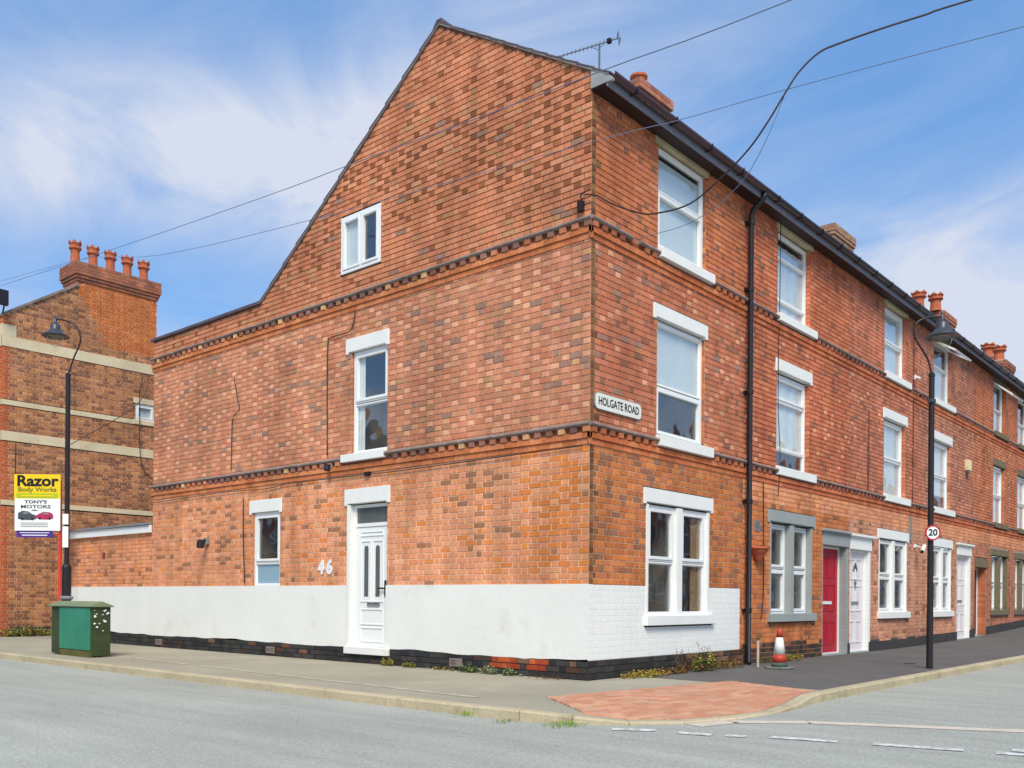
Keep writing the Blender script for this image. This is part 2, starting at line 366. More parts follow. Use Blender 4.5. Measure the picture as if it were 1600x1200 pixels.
def lerp(a, b, t): return a+(b-a)*t
def refine(path, zs, step):
    P = []; Z = []
    for i in range(len(path)-1):
        (ax, ay), (bx, by) = path[i], path[i+1]; n = max(1, int(math.hypot(bx-ax, by-ay)/step))
        for k in range(n): t = k/n; P.append((lerp(ax, bx, t), lerp(ay, by, t))); Z.append(lerp(zs[i], zs[i+1], t))
    P.append(path[-1]); Z.append(zs[-1]); return P, Z
def offset(P, d):
    O = []
    for i in range(len(P)):
        a = P[max(0, i-1)]; b = P[min(len(P)-1, i+1)]; tx, ty = b[0]-a[0], b[1]-a[1]; l = math.hypot(tx, ty)
        O.append((P[i][0]-ty/l*d, P[i][1]+tx/l*d))
    return O
RP, RZ = refine(OUT, OUTZ, 0.45)
RI = offset(RP, 0.13)            # inner edge of the kerb (left of the direction of travel = towards the houses)
def inner_pt(p):
    x, y = p
    if y > 0.3: return (0.3, y)
    if x > 0.3: return (x, 0.3)
    t = max(0, min(1, (x+3.0)/3.3))
    return (0.3, 0.3)
def pavement(name, i0, i1, mat, label):
    mb = MB(); rows = 8
    for i in range(i0, i1+1):
        a = RI[i]; b = inner_pt(RP[i])
        for r in range(rows+1):
            t = (r/rows)**1.5; x, y = lerp(a[0], b[0], t), lerp(a[1], b[1], t)
            mb.v.append((x, y, hs(x, y) if -4 < x < 4 and -4 < y < 4 else gz(x)))
    mb.c = [(1, 1, 1)]*len(mb.v)
    for i in range(i1-i0):
        for r in range(rows):
            a = i*(rows+1)+r; mb.f.append((a, a+rows+1, a+rows+2, a+1))
    return tag(part(name, mb, mat, smooth=True), label, kind='structure')
isplit = min(range(len(RP)), key=lambda i: abs(RP[i][0]-1.0)+(0 if RP[i][1] < -2 else 9))
pavement('pavement', 0, isplit, PAVEM, 'worn beige grey pavement beside the gable wall')
pavement('tarmac_pavement', isplit, len(RP)-1, TARM, 'dark tarmac pavement along the terrace front')
mb = MB()
for k in range(26):
    ya = 9.0-k*0.36; yb = ya-0.33-0.04*random.random(); xo = -0.13-0.042*(8.2-ya)+0.01*math.sin(k*1.3)
    if random.random() < 0.93: mb.quad((-1.98+xo-k*0.004, ya, 0.004), (-1.98+xo-k*0.004, yb, 0.004), (-1.88+xo-k*0.004, yb, 0.004), (-1.88+xo-k*0.004, ya, 0.004))
tag(part('pavement_patch', mb, M_plain('pale_joint_mortar', (204, 198, 178), 0.9, 0.8, 9, 0.12, dirt=(tuple(x*0.8 for x in s2l((178, 172, 152))), 6, 0.46, 0.9))), 'pale broken line of filled trench along the left pavement', kind='structure')
mb = MB(); mb.box(6.60, 6.80, -1.99, -1.83, -0.02, 0.005); mb.box(6.62, 6.78, -1.97, -1.85, 0.005, 0.008)
tag(part('stopcock_cover', mb, M_plain('cast_iron_cover', (52, 50, 48), 0.6)), 'small dark iron cover set in the right tarmac pavement', 'cover')
mb = MB(); mb.quad((0.25, 15.3, 0.001), (5, 15.3, 0.001), (5, 18.2, 0.001), (0.25, 18.2, 0.001))
tag(part('yard_ground', mb, PAVEM), 'paved gap between outbuilding and far building', kind='structure')

# kerbstones
kerb = thing('kerb', (-3.1, 0, 0), None, None); del_keys = [k for k in ('label', 'category') if k in kerb]
tag(kerb, 'pale stone kerb curving round the corner', kind='structure')
KP, KZ = refine(OUT, OUTZ, 0.92)
KP2 = KP; KI = offset(KP, 0.13)
for i in range(len(KP)-1):
    a, b, c, d = Vector(KP[i]), Vector(KP[i+1]), Vector(KI[i+1]), Vector(KI[i])
    if a.y > 26 or a.x > 40: continue
    g = (b-a).normalized()*0.004
    a2, b2, c2, d2 = a+g, b-g, c-g, d+g
    za, zb = KZ[i]+gz(a.x)+0.004, KZ[i+1]+gz(b.x)+0.004
    mb = MB(); n = (d-a).normalized()*0.018
    lo = -0.16+gz(a.x)
    prof = lambda p, q, z: [(p.x, p.y, lo), (p.x, p.y, z-0.018), (p.x+n.x, p.y+n.y, z), (q.x, q.y, z), (q.x, q.y, lo)]
    vs = prof(a2, d2, za)+prof(b2, c2, zb)
    fs = [(0, 1, 2, 3, 4), (9, 8, 7, 6, 5)]+[(k, k+5, (k+1) % 5+5, (k+1) % 5) for k in range(5)]
    mb.add(vs, fs)
    part('kerbstone', mb, KERBM, kerb)

# corner block paving: rows of clay blocks laid to fall to the dropped kerb
A0 = Vector((-1.98, -0.88)); rdir = (Vector((1.25, -1.36))-A0).normalized(); rn = Vector((rdir.y, -rdir.x))
POLY = [(-1.98, -0.88), (1.28, -1.38), (0.80, -2.72), (0.3, -2.74), (-0.3, -2.81), (-0.8, -2.84), (-1.45, -2.77), (-2.05, -2.57), (-2.46, -2.28), (-2.66, -1.92)]
def inpoly(x, y, poly):
    r = False; j = len(poly)-1
    for i in range(len(poly)):
        xi, yi = poly[i]; xj, yj = poly[j]
        if (yi > y) != (yj > y) and x < (xj-xi)*(y-yi)/(yj-yi)+xi: r = not r
        j = i
    return r
bp = thing('block_paving', (-0.8, -2, 0), None, None); tag(bp, 'red clay block paving at the dropped kerb', kind='structure')
PAVB, nt_, b_ = new_mat('clay_paving_block'); oi = nt_.nodes.new('ShaderNodeObjectInfo')
noisy(nt_, b_, oi.outputs['Color'], 1.1, 0.10, 5, 0.5, 60, fine=(50, 0.15)); b_.inputs['Roughness'].default_value = 0.9; b_.inputs['Specular IOR Level'].default_value = 0.15
PAVS, nt_, b_ = new_mat('clay_paving_block_mass'); at = nt_.nodes.new('ShaderNodeAttribute'); at.attribute_name = 'tone'
noisy(nt_, b_, at.outputs['Color'], 1.1, 0.10, 5, 0.5, 60, fine=(50, 0.15)); b_.inputs['Roughness'].default_value = 0.9; b_.inputs['Specular IOR Level'].default_value = 0.15
bm_ = MB(); h = 0.004
L2, W2 = 0.0965, 0.0455
bm_.add([(-L2, -W2, -0.03), (L2, -W2, -0.03), (L2, W2, -0.03), (-L2, W2, -0.03), (-L2, -W2, 0.002), (L2, -W2, 0.002), (L2, W2, 0.002), (-L2, W2, 0.002),
         (-L2+h, -W2+h, 0.008), (L2-h, -W2+h, 0.008), (L2-h, W2-h, 0.008), (-L2+h, W2-h, 0.008)],
        [(0, 1, 5, 4), (1, 2, 6, 5), (2, 3, 7, 6), (3, 0, 4, 7), (4, 5, 9, 8), (5, 6, 10, 9), (6, 7, 11, 10), (7, 4, 8, 11), (8, 9, 10, 11)])
blk_me = bm_.mesh('paving_block', PAVB)
cells = []
for r in range(0, 24):
    for c in range(-8, 24):
        u = (c+0.5*(r % 2))*0.2; v = (r+0.5)*0.098
        p = A0+rdir*u+rn*v
        cor = [p+rdir*s*0.09+rn*t*0.04 for s in (-1, 1) for t in (-1, 1)]
        k = sum(inpoly(q.x, q.y, POLY) for q in cor)
        if k == 4: cells.append((p, True))
        elif k >= 1: cells.append((p, False))
full = [c[0] for c in cells if c[1]]; part_ = [c[0] for c in cells if not c[1]]
full.sort(key=lambda p: (p-Vector(CAMP[:2])).length)
ang = math.atan2(rdir.y, rdir.x)
def blk_col():
    c = random.choice([(226, 166, 132), (220, 156, 122), (228, 174, 142), (218, 160, 132), (226, 176, 142)])
    return tuple(x*0.72 for x in jit(s2l(c), 0.06))
def blk_matrix(p):
    z = hs(p.x, p.y); e = 0.05
    sx = (hs(p.x+rdir.x*e, p.y+rdir.y*e)-hs(p.x-rdir.x*e, p.y-rdir.y*e))/(2*e)
    sy = (hs(p.x-rn.x*e, p.y-rn.y*e)-hs(p.x+rn.x*e, p.y+rn.y*e))/(2*e)
    return z, (math.atan(sy), -math.atan(sx), ang)
for p in full[:300]:
    z, rt = blk_matrix(p)
    o = bpy.data.objects.new('paving_block', blk_me); COL.objects.link(o); o.parent = bp
    o.location = Vector((p.x, p.y, z+random.uniform(0, 0.002)))-WOFF[bp.name]; o.rotation_euler = rt; o.color = (*blk_col(), 1)
mb = MB()
from mathutils import Euler
def nearest_edge(x, y, poly):
    best = None
    for i in range(len(poly)):
        (ax, ay), (bx, by) = poly[i], poly[(i+1) % len(poly)]; ex, ey = bx-ax, by-ay
        t = max(0, min(1, ((x-ax)*ex+(y-ay)*ey)/(ex*ex+ey*ey))); px, py = ax+t*ex, ay+t*ey; d = (px-x)**2+(py-y)**2
        if best is None or d < best[0]: best = (d, px, py)
    return best[1], best[2]
for p in full[300:]+part_:
    z, rt = blk_matrix(p); m = Matrix.Translation((p.x, p.y, z+random.uniform(0, 0.002))) @ Euler(rt).to_matrix().to_4x4()
    vs = []
    for q in bm_.v:
        t = m @ Vector(q)
        if not inpoly(t.x, t.y, POLY): t.x, t.y = nearest_edge(t.x, t.y, POLY)
        vs.append((t.x, t.y, t.z))
    mb.add(vs, bm_.f, blk_col())
part('paving_block', mb, PAVS, bp, tone=True, kind='stuff')

# road markings : give-way dashes across the side road and a worn strip of surfacing
mk = thing('road_marking', (-2.2, -4, -0.1), None, None); tag(mk, 'worn white broken give way line across the side road mouth', kind='structure')
def strip(name, pts, wd, mat, parent, z):
    mb = MB(); P = [Vector(p) for p in pts]
    for i in range(len(P)-1):
        t = (P[i+1]-P[i]).normalized(); n = Vector((-t.y, t.x))*wd/2
        a, b, c, d = P[i]+n, P[i+1]+n, P[i+1]-n, P[i]-n
        mb.quad((a.x, a.y, z), (d.x, d.y, z), (c.x, c.y, z), (b.x, b.y, z))
    return part(name, mb, mat, parent)
for a, b in [((-2.93, -2.42), (-2.72, -2.74)), ((-2.70, -2.95), (-2.62, -3.24)), ((-2.56, -3.34), (-2.50, -3.50)), ((-2.38, -3.66), (-2.23, -4.18)),
             ((-2.15, -4.44), (-1.98, -5.08)), ((-1.93, -5.30), (-1.80, -5.9)), ((-1.76, -6.2), (-1.6, -6.8))]:
    strip('dash', [a, b], 0.13, LINEM, mk, -0.094)
for a, b in [((-1.70, -5.36), (-1.62, -5.8)), ((-1.57, -6.1), (-1.4, -6.7))]:
    strip('dash', [a, b], 0.16, LINEM, mk, -0.094)
s_ = strip('surfacing_strip', [(-2.2, -2.82), (-1.70, -2.95), (-1.45, -3.25), (-1.22, -3.5), (-0.84, -4.3), (-0.42, -5.2), (0.1, -6.3), (0.6, -7.4)], 0.20, PINKM, None, -0.096)
tag(s_, 'worn pinkish strip of surfacing joint across the side road', kind='structure')

# ------------------------------------------------------------------ brickwork generator
PITCH = 0.083
def subtract(span, ops, z):
    res = [span]
    for (a, b, z0, z1) in ops:
        if z0 < z < z1:
            nr = []
            for (s0, s1) in res:
                if b <= s0[0] or a >= s1[0]: nr.append((s0, s1)); continue
                if a > s0[0]: nr.append((s0, (a, a)))
                if b < s1[0]: nr.append(((b, b), s1))
            res = nr
    return res
def brickwork(edges, z0, z1, ops, colfn, mortarfn, skipfn=None, d0=0.0, off=0.0, mass=None):
    """edges(z)->(uL,uR). yields bricks as (u0b,u1b,u0t,u1t,z0,z1,kind,col) and mortar quads"""
    bricks = []; mort = []
    n = int(round((z1-z0)/PITCH)); pit = (z1-z0)/n
    for r in range(n):
        za, zb = z0+r*pit, z0+(r+1)*pit; zm = (za+zb)/2
        ea, eb = edges(za), edges(zb)
        if eb[1]-eb[0] < 0.05 and ea[1]-ea[0] < 0.05: continue
        spans = subtract(((ea[0], eb[0]), (ea[1], eb[1])), ops, zm)
        ph = (r % 2)*0.172+random.uniform(-0.006, 0.006)+off
        for s0, s1 in spans:
            mort.append((s0, s1, za, zb, mortarfn((s0[0]+s1[0])/2, zm)))
            lo = min(s0); hi = max(s1)
            u = math.floor((lo-ph)/0.344)*0.344+ph
            while u < hi:
                for kind, a, b in (('S', u+0.006, u+0.221), ('H', u+0.233, u+0.338)):
                    a0, a1 = max(a, s0[0]), max(a, s0[1]); b0, b1 = min(b, s1[0]), min(b, s1[1])
                    a0 += 0.002 if a0 > a else 0; b0 -= 0.002 if b0 < b else 0
                    if b0-a0 < 0.02 or b1-a1 < 0.02: continue
                    whole = (a0 == a and b0 == b and a1 == a and b1 == b)
                    bricks.append((a0, b0, a1, b1, za+0.006, zb-0.006, kind, colfn(kind, (a+b)/2, zm), whole))
                u += 0.344
    return bricks, mort
def brick_geo(mb, b, d, t=0.010):
    a0, b0, a1, b1, z0, z1 = b[:6]; h = 0.003 if t > 0.005 else 0.0012; col = b[7]
    mb.add([(a0, d+t, z0), (b0, d+t, z0), (b1, d+t, z1), (a1, d+t, z1), (a0+h, d, z0+h), (b0-h, d, z0+h), (b1-h, d, z1-h), (a1+h, d, z1-h)],
           [(4, 5, 6, 7), (0, 1, 5, 4), (1, 2, 6, 5), (2, 3, 7, 6), (3, 0, 4, 7)], col)
def mort_geo(mb, m, d):
    s0, s1, za, zb, col = m
    mb.add([(s0[0], d, za), (s1[0], d, za), (s1[1], d, zb), (s0[1], d, zb)], [(0, 1, 2, 3)], col)
def std_brick(kind, ph):
    w = 0.215 if kind == 'S' else 0.105
    mb = MB(); b = (-w/2, w/2, -w/2, w/2, -ph/2, ph/2, kind, (1, 1, 1), True); brick_geo(mb, b, 0.0)
    me = mb.mesh('brick', MB_OBJ); return me
STD = {}
def lay(house, walls, n_obj=300):
    """walls: list of dict(bricks, mortar, frame, rotz, normal, d). largest n_obj in view as objects, the rest one mass"""
    allb = []
    for wi, W in enumerate(walls):
        nx, ny = W['normal']
        for b in W['bricks']:
            x, y, z = W['frame']((b[0]+b[1])/2, 0, (b[4]+b[5])/2)
            dx, dy, dz = x-CAMP.x, y-CAMP.y, z-CAMP.z; dist = math.sqrt(dx*dx+dy*dy+dz*dz)
            sc = abs(dx*nx+dy*ny)*(b[1]-b[0])/dist**3 if b[8] and 'md' not in W else 0
            allb.append((sc, wi, b, (x, y, z)))
    allb.sort(key=lambda t: -t[0])
    pick = [t for t in allb[:n_obj] if t[0] > 0] if n_obj else []
    rest = allb[len(pick):]
    for sc, wi, b, p in pick:
        W = walls[wi]; ph = round(b[5]-b[4], 4); key = (b[6], ph)
        if key not in STD: STD[key] = std_brick(*key)
        o = bpy.data.objects.new('brick', STD[key]); COL.objects.link(o); o.parent = house
        q = W['frame']((b[0]+b[1])/2, W['d']+random.uniform(-0.003, 0.001), (b[4]+b[5])/2)
        o.location = Vector(q)-woff(house); o.rotation_euler = (0, 0, W['rotz']); o.color = (*b[7], 1)
    mb = MB(); mw = MB()
    for sc, wi, b, p in rest:
        W = walls[wi]
        if 'md' in W: mw.frame = W['frame']; brick_geo(mw, b, W['d']+random.uniform(-0.0006, 0), 0.004); continue
        mb.frame = W['frame']; brick_geo(mb, b, W['d']+(random.uniform(-0.003, 0.001) if 'md' not in W else random.uniform(-0.0006, 0)), 0.010 if 'md' not in W else 0.004)
    if mb.v: part('brick', mb, MB_STF, house, tone=True, kind='stuff')
    if mw.v: part('painted_brick', mw, PAINTB, house, kind='stuff', label='white painted brickwork')
    mm = MB()
    for W in walls:
        if 'md' in W:
            mp_w = MB(W['frame'])
            for m in W['mortar']: mort_geo(mp_w, m, W['d']+W['md'])
            part('painted_joint', mp_w, PAINTB, house, label='white painted joints'); continue
        mm.frame = W['frame']
        for m in W['mortar']: mort_geo(mm, m, W['d']+W.get('md', 0.0075))
    part('wall', mm, MB_STF, house, tone=True, label='mortar bed of the brick walls')

def desat(c):          # weathered clay, a touch duller than new
    g = (c[0]+c[1]+c[2])/3
    return tuple(x+(g-x)*0.07 for x in (c[0]*0.98, c[1]*0.975, c[2]*0.95))
def pal(*cs): return [s2l(desat(c)) for c in cs]
SOFT = 0.15
def lerp_(a, b, t): return a+(b-a)*t
def pick(ws):
    r = random.random()*sum(w for w, _ in ws)
    for w, p in ws:
        r -= w
        if r <= 0:
            c = random.choice(p); m = max(ws, key=lambda q: q[0])[1][0]
            return jit(tuple(lerp_(a, b, SOFT) for a, b in zip(c, m)), 0.05)
    return jit(random.choice(ws[-1][1]), 0.055)
DARKB = pal((154, 104, 78), (146, 102, 82), (168, 116, 84)); LIGHTH = pal((226, 160, 128), (232, 172, 138), (218, 158, 118), (224, 152, 122))

# ------------------------------------------------------------------ window / door builders (local: u right, d into wall, v up)
def jambs(mb, u0, u1, z0, z1, dep, cols, mcol):
    """brick returns at both sides and plain head"""
    n = max(1, int(round((z1-z0)/PITCH))); pit = (z1-z0)/n
    for k in range(n):
        a, b = z0+k*pit, z0+(k+1)*pit; c = jit(random.choice(cols), 0.1)
        for u, s in ((u0, 1), (u1, -1)):
            mb.add([(u-s*0.001, 0.0, a), (u-s*0.001, dep, a), (u-s*0.001, dep, b), (u-s*0.001, 0.0, b)], [(0, 1, 2, 3)] if s > 0 else [(3, 2, 1, 0)], mcol)
            x0, x1 = sorted((u+s*0.004, u-s*0.004))
            mb.box(x0, x1, 0.004, dep if k % 2 else dep-0.0, a+0.005, b-0.005, c)
def room(F, parent, u0, u1, z0, z1, d0, deep=0.6):
    mb = MB(F)
    a, b, c, e, f, g = u0-0.02, u1+0.02, d0, d0+deep, z0-0.02, z1+0.02
    mb.add([(a, c, f), (b, c, f), (b, e, f), (a, e, f), (a, c, g), (b, c, g), (b, e, g), (a, e, g)],
           [(0, 1, 2, 3), (7, 6, 5, 4), (2, 6, 7, 3), (1, 5, 6, 2), (3, 7, 4, 0)])
    part('room', mb, DARKROOM, parent)
def ring(mb, u0, u1, z0, z1, w, d0, d1, wb=None, wt=None):
    wb = wb or w; wt = wt or w
    mb.box(u0, u0+w, d0, d1, z0, z1); mb.box(u1-w, u1, d0, d1, z0, z1)
    mb.box(u0+w, u1-w, d0, d1, z0, z0+wb); mb.box(u0+w, u1-w, d0, d1, z1-wt, z1)
def curtain(F, parent, u0, u1, z0, z1, d, mat, wave=0.008, n=14, name='curtain', label=None):
    mb = MB(F); vs = []
    for i in range(n+1):
        t = i/n; dd = d+wave*math.sin(t*n*1.7)
        vs += [(lerp(u0, u1, t), dd, z0), (lerp(u0, u1, t), dd, z1)]
    mb.add(vs, [(2*i, 2*i+2, 2*i+3, 2*i+1) for i in range(n)])
    o = part(name, mb, mat, parent)
    if label: o['label'] = label
    return o
def light_pane(F, win, u0, u1, z0, z1, d, mat=None):
    mb = MB(F); mb.box(u0, u1, d, d+0.012, z0, z1); part('pane', mb, mat or GLASS, win)

def window(F, house, u0, u1, z0, z1, rec, lights, mat=None, deep=0.6, curt=None, label=None, open_top=False, fw=0.055, back=True):
    """lights: list of (u0,u1,z0,z1, sash) in opening fractions"""
    mb = MB(F); ring(mb, u0, u1, z0, z1, fw, rec, rec+0.07)
    W, H = u1-u0-2*fw, z1-z0-2*fw
    panes = []
    for L_ in lights:
        a, b, c, e, sash = L_[:5]
        pa, pb, pc, pe = u0+fw+a*W, u0+fw+b*W, z0+fw+c*H, z0+fw+e*H
        if a > 0.01: mb.box(pa-0.02, pa, rec+0.002, rec+0.068, pc, pe)
        if b < 0.99: mb.box(pb, pb+0.02, rec+0.002, rec+0.068, pc, pe)
        if c > 0.01: mb.box(pa, pb, rec+0.001, rec+0.069, pc-0.022, pc)
        if e < 0.99: mb.box(pa, pb, rec+0.001, rec+0.069, pe, pe+0.022)
        if sash:
            ring(mb, pa+0.004, pb-0.004, pc+0.004, pe-0.004, 0.045, rec-0.012, rec+0.05)
            pa += 0.04; pb -= 0.04; pc += 0.04; pe -= 0.04
        else:
            ring(mb, pa, pb, pc, pe, 0.014, rec+0.012, rec+0.05)
        panes.append((pa, pb, pc, pe, L_[5] if len(L_) > 5 else None))
    win = part('window', mb, mat or UPVC, house, bevel=0.004, label=label)
    for p in panes:
        light_pane(F, win, p[0], p[1], p[2], p[3], rec+0.03, p[4])
    if back: room(F, win, u0, u1, z0, z1, rec+0.075, deep)
    for c in (curt or []):
        a, b, z_0, z_1, m_ = c
        curtain(F, win, u0+fw+a*W, u0+fw+b*W, z0+fw*0.6+z_0*(z1-z0-fw), z0+fw*0.6+z_1*(z1-z0-fw), rec+0.062, m_, wave=0.0006 if m_ is BLIND else 0.008, name='blind' if m_ is BLIND else 'curtain')
    return win
def slab(F, name, house, u0, u1, z0, z1, mat, proud=0.02, ears=None, depth=0.12, bevel=0.006, label=None):
    mb = MB(F)
    if ears:
        e = ears; mb.prism([(u0, z0), (u0+e, z0), (u0+e, z0+0.03), (u1-e, z0+0.03), (u1-e, z0), (u1, z0), (u1, z1), (u0, z1)], lambda p: (p[0], -proud, p[1]), lambda p: (p[0], depth, p[1]))
    else: mb.box(u0, u1, -proud, depth, z0, z1)
    return part(name, mb, mat, house, bevel=bevel, label=label)

DENT = {}
def string_course(F, rotz, house, u0, u1, ztop, cuts, cols, lipmat=LIP, gapy=(), corner=False):
    """weathered lip over a row of dentils over two projecting brick bands"""
    e = 0.06 if corner else 0
    def spans(a, b):
        res = [(a, b)]
        for c0, c1 in cuts:
            nr = []
            for s in res:
                if c1 <= s[0] or c0 >= s[1]: nr.append(s); continue
                if c0 > s[0]: nr.append((s[0], c0))
                if c1 < s[1]: nr.append((c1, s[1]))
            res = nr
        return res
    mb = MB(F)
    for a, b in spans(u0, u1):
        prof = [(0.0, ztop), (-0.062, ztop-0.022), (-0.068, ztop-0.045), (-0.045, ztop-0.065), (0.0, ztop-0.068)]
        mb.prism(prof, lambda p, a=a: (a, p[0], p[1]), lambda p, b=b: (b, p[0], p[1]))
        part('string_course', mb, lipmat, house, label='weathered grey moulding course'); mb = MB(F)
    if 'd' not in DENT:
        m_ = MB(); m_.box(-0.053, 0.053, -0.048, 0.01, -0.036, 0.036)
        me = m_.mesh('dentil', MB_OBJ); DENT['d'] = me
    u = u0+0.09 if not corner else u0+0.10
    while u < u1-0.05:
        if any(abs(u-(c0+c1)/2) < (c1-c0)/2+0.05 for c0, c1 in cuts) or any(a < u < b for a, b in gapy): u += 0.205; continue
        o = bpy.data.objects.new('dentil', DENT['d']); COL.objects.link(o); o.parent = house
        o.location = Vector(F(u, 0, ztop-0.106))-woff(house); o.rotation_euler = (0, 0, rotz); o.color = (*jit(random.choice(cols['d']), 0.14), 1)
        u += 0.205
    # recess behind the dentils and the two bands of bricks
    mb = MB(F)
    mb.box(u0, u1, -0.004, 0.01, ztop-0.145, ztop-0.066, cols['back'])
    u = u0
    while u < u1-0.02:
        v = min(u1, u+0.222); c = jit(random.choice(cols['b']), 0.08)
        mb.box(u+0.003, v-0.002, -0.034, 0.01, ztop-0.222, ztop-0.148, c)
        u = v+0.004
    mb.box(u0, u1, -0.030, 0.01, ztop-0.220, ztop-0.150, cols['m'])
    u = u0-0.11
    while u < u1-0.02:
        v = min(u1, u+0.222); c = jit(random.choice(cols['b']), 0.08)
        if v-max(u, u0) > 0.02: mb.box(max(u, u0)+0.003, v-0.002, -0.014, 0.01, ztop-0.302, ztop-0.228, c)
        u = v+0.004
    mb.box(u0, u1, -0.010, 0.01, ztop-0.300, ztop-0.226, cols['m'])
    part('brick_band', mb, MB_STF, house, tone=True, kind='stuff')

# ================================================================== CORNER HOUSE
HOUSE = thing('corner_house', (0, 0, 0), 'three storey red brick end terrace house with white painted base on the street corner', 'house', 'brick terrace houses')
FG, FF = F_gable(), F_front()
EZ = 7.70                       # soffit level
def g_edges(z):
    l = -11.35 if z < 6.41 else -(min(7.42, 2.83+(9.69-z)/0.706))
    r = 0.0 if z < 7.95 else -(z-7.95)/0.606
    return (l, max(l, r))
# openings in gable, u=-y
G_ATT = (-5.14, -4.14, 6.43, 7.37); G_MID = (-4.86, -3.95, 3.40, 5.09); G_DOOR = (-4.86, -3.94, 0.20, 2.60); G_SM = (-7.64, -6.80, 1.26, 2.60)
gops = [G_ATT, (-4.98, -3.92, 5.09, 5.32), G_MID, (-5.02, -3.97, 3.29, 3.40), (-4.98, -3.87, 2.58, 2.84), G_DOOR, (-7.75, -6.75, 2.59, 2.83), G_SM]
CT = {'S1': pal((210, 136, 100), (204, 126, 90), (216, 144, 108), (196, 120, 88), (212, 132, 94)),
      'H1': pal((154, 92, 60), (142, 84, 54), (170, 104, 70)),
      'S2': pal((206, 134, 102), (198, 122, 92), (212, 140, 108), (206, 134, 98), (190, 128, 98)),
      'S3': pal((226, 150, 106), (220, 140, 96), (228, 158, 118), (222, 148, 114), (214, 140, 104))}
OCH = pal((190, 144, 104), (182, 134, 94)); ORG = pal((226, 136, 70), (214, 124, 62)); GREYB = pal((158, 124, 112), (146, 118, 104))
def gcol(kind, u, z):
    if z > 6.1:
        dk = 0.55 if (6.9 < z < 8.2) else 0.22
        if kind == 'H': return pick([(dk, CT['H1']), (1-dk, CT['S1']), (0.05, OCH)])
        return pick([(0.92, CT['S1']), (0.04, OCH), (0.04, GREYB)])
    if z > 3.35:
        if kind == 'H': return pick([(0.34, CT['S2']), (0.56, LIGHTH), (0.04, OCH), (0.05, GREYB)])
        return pick([(0.88, CT['S2']), (0.06, GREYB), (0.03, OCH), (0.04, LIGHTH)])
    if u > -1.2 and random.random() < 0.5: return pick([(0.6, ORG), (0.4, CT['S3'])])
    dk = 0.03+0.19*(0.5+0.5*math.sin(u*1.9+z*2.3))*(1 if u < -1.5 else 0.4)
    if kind == 'S': return pick([(0.85-dk, CT['S3']), (dk, DARKB), (0.09, ORG), (0.06, LIGHTH)])
    return pick([(0.86, CT['S3']), (0.06, DARKB), (0.08, ORG)])
def gmort(u, z):
    if z > 6.1: return s2l((132, 90, 68))
    if z > 3.35: return s2l((196, 152, 126))
    return s2l((236, 200, 166))
gb, gm = brickwork(g_edges, 1.245, 9.72, gops, gcol, gmort)
# front wall 0..4.3
F_TOP = (1.62, 2.99, 6.10, 7.60); F_MID = (1.62, 2.99, 3.41, 5.09); F_GND = (1.36, 3.16, 0.83, 2.42)
fops = [F_TOP, (1.51, 3.05, 7.60, 7.82), F_MID, (1.51, 3.05, 5.09, 5.32), F_GND, (1.29, 3.26, 2.42, 2.65), (1.62, 3.14, 5.97, 6.10), (1.62, 3.14, 3.27, 3.41), (1.33, 3.26, 0.69, 0.83)]
CF = {'S1': pal((198, 114, 74), (208, 124, 80), (192, 108, 76), (202, 120, 86)), 'S2': pal((196, 116, 84), (204, 122, 90), (190, 108, 78), (198, 122, 94)),
      'S3': pal((196, 116, 64), (186, 106, 60), (204, 126, 74), (178, 104, 66), (200, 116, 76))}
DK2 = pal((146, 94, 72), (150, 106, 90), (140, 98, 80))
def fcol(kind, u, z):
    if u < 0.11: return jit(random.choice(pal((136, 94, 62), (112, 76, 52), (150, 106, 70))), 0.12)
    if z > 6.1: return pick([(0.84, CF['S1']), (0.16, DK2)]) if kind == 'H' else pick([(0.9, CF['S1']), (0.1, CT['S1'])])
    if z > 3.35: return pick([(0.22, LIGHTH), (0.60, CF['S2']), (0.16, DK2), (0.05, OCH)]) if kind == 'H' else pick([(0.9, CF['S2']), (0.06, GREYB), (0.04, DK2)])
    return pick([(0.78, CF['S3']), (0.15, DK2), (0.07, ORG)])
def fmort(u, z):
    return s2l((150, 104, 78)) if z > 6.1 else (s2l((176, 128, 104)) if z > 3.35 else s2l((216, 178, 140)))
fe = lambda z: (0.108, 4.29)
fb, fm = brickwork(fe, 1.255, 7.82, fops, fcol, fmort)
# dark bullnose header bricks up the corner, one each course
cb = []; n = int(round((7.82-1.255)/PITCH)); pit = (7.82-1.255)/n
for k in range(n):
    cb.append((0.006, 0.100, 0.006, 0.100, 1.255+k*pit+0.005, 1.255+(k+1)*pit-0.005, 'H', fcol('H', 0.05, 3), False))
fm += [((0.0, 0.0), (0.108, 0.108), 1.255+k*pit, 1.255+(k+1)*pit, s2l((196, 160, 128))) for k in range(n)]
# front painted bricks 0.27-1.25
WHT = tuple(x for x in (0.80, 0.80, 0.775))
wb, wm = brickwork(lambda z: (0.0, 4.20), 0.255, 1.255, fops, lambda k, u, z: jit(WHT, 0.015), lambda u, z: WHT)
eb_, em_ = brickwork(lambda z: (4.20, 4.29), 0.255, 1.255, [], fcol, fmort)
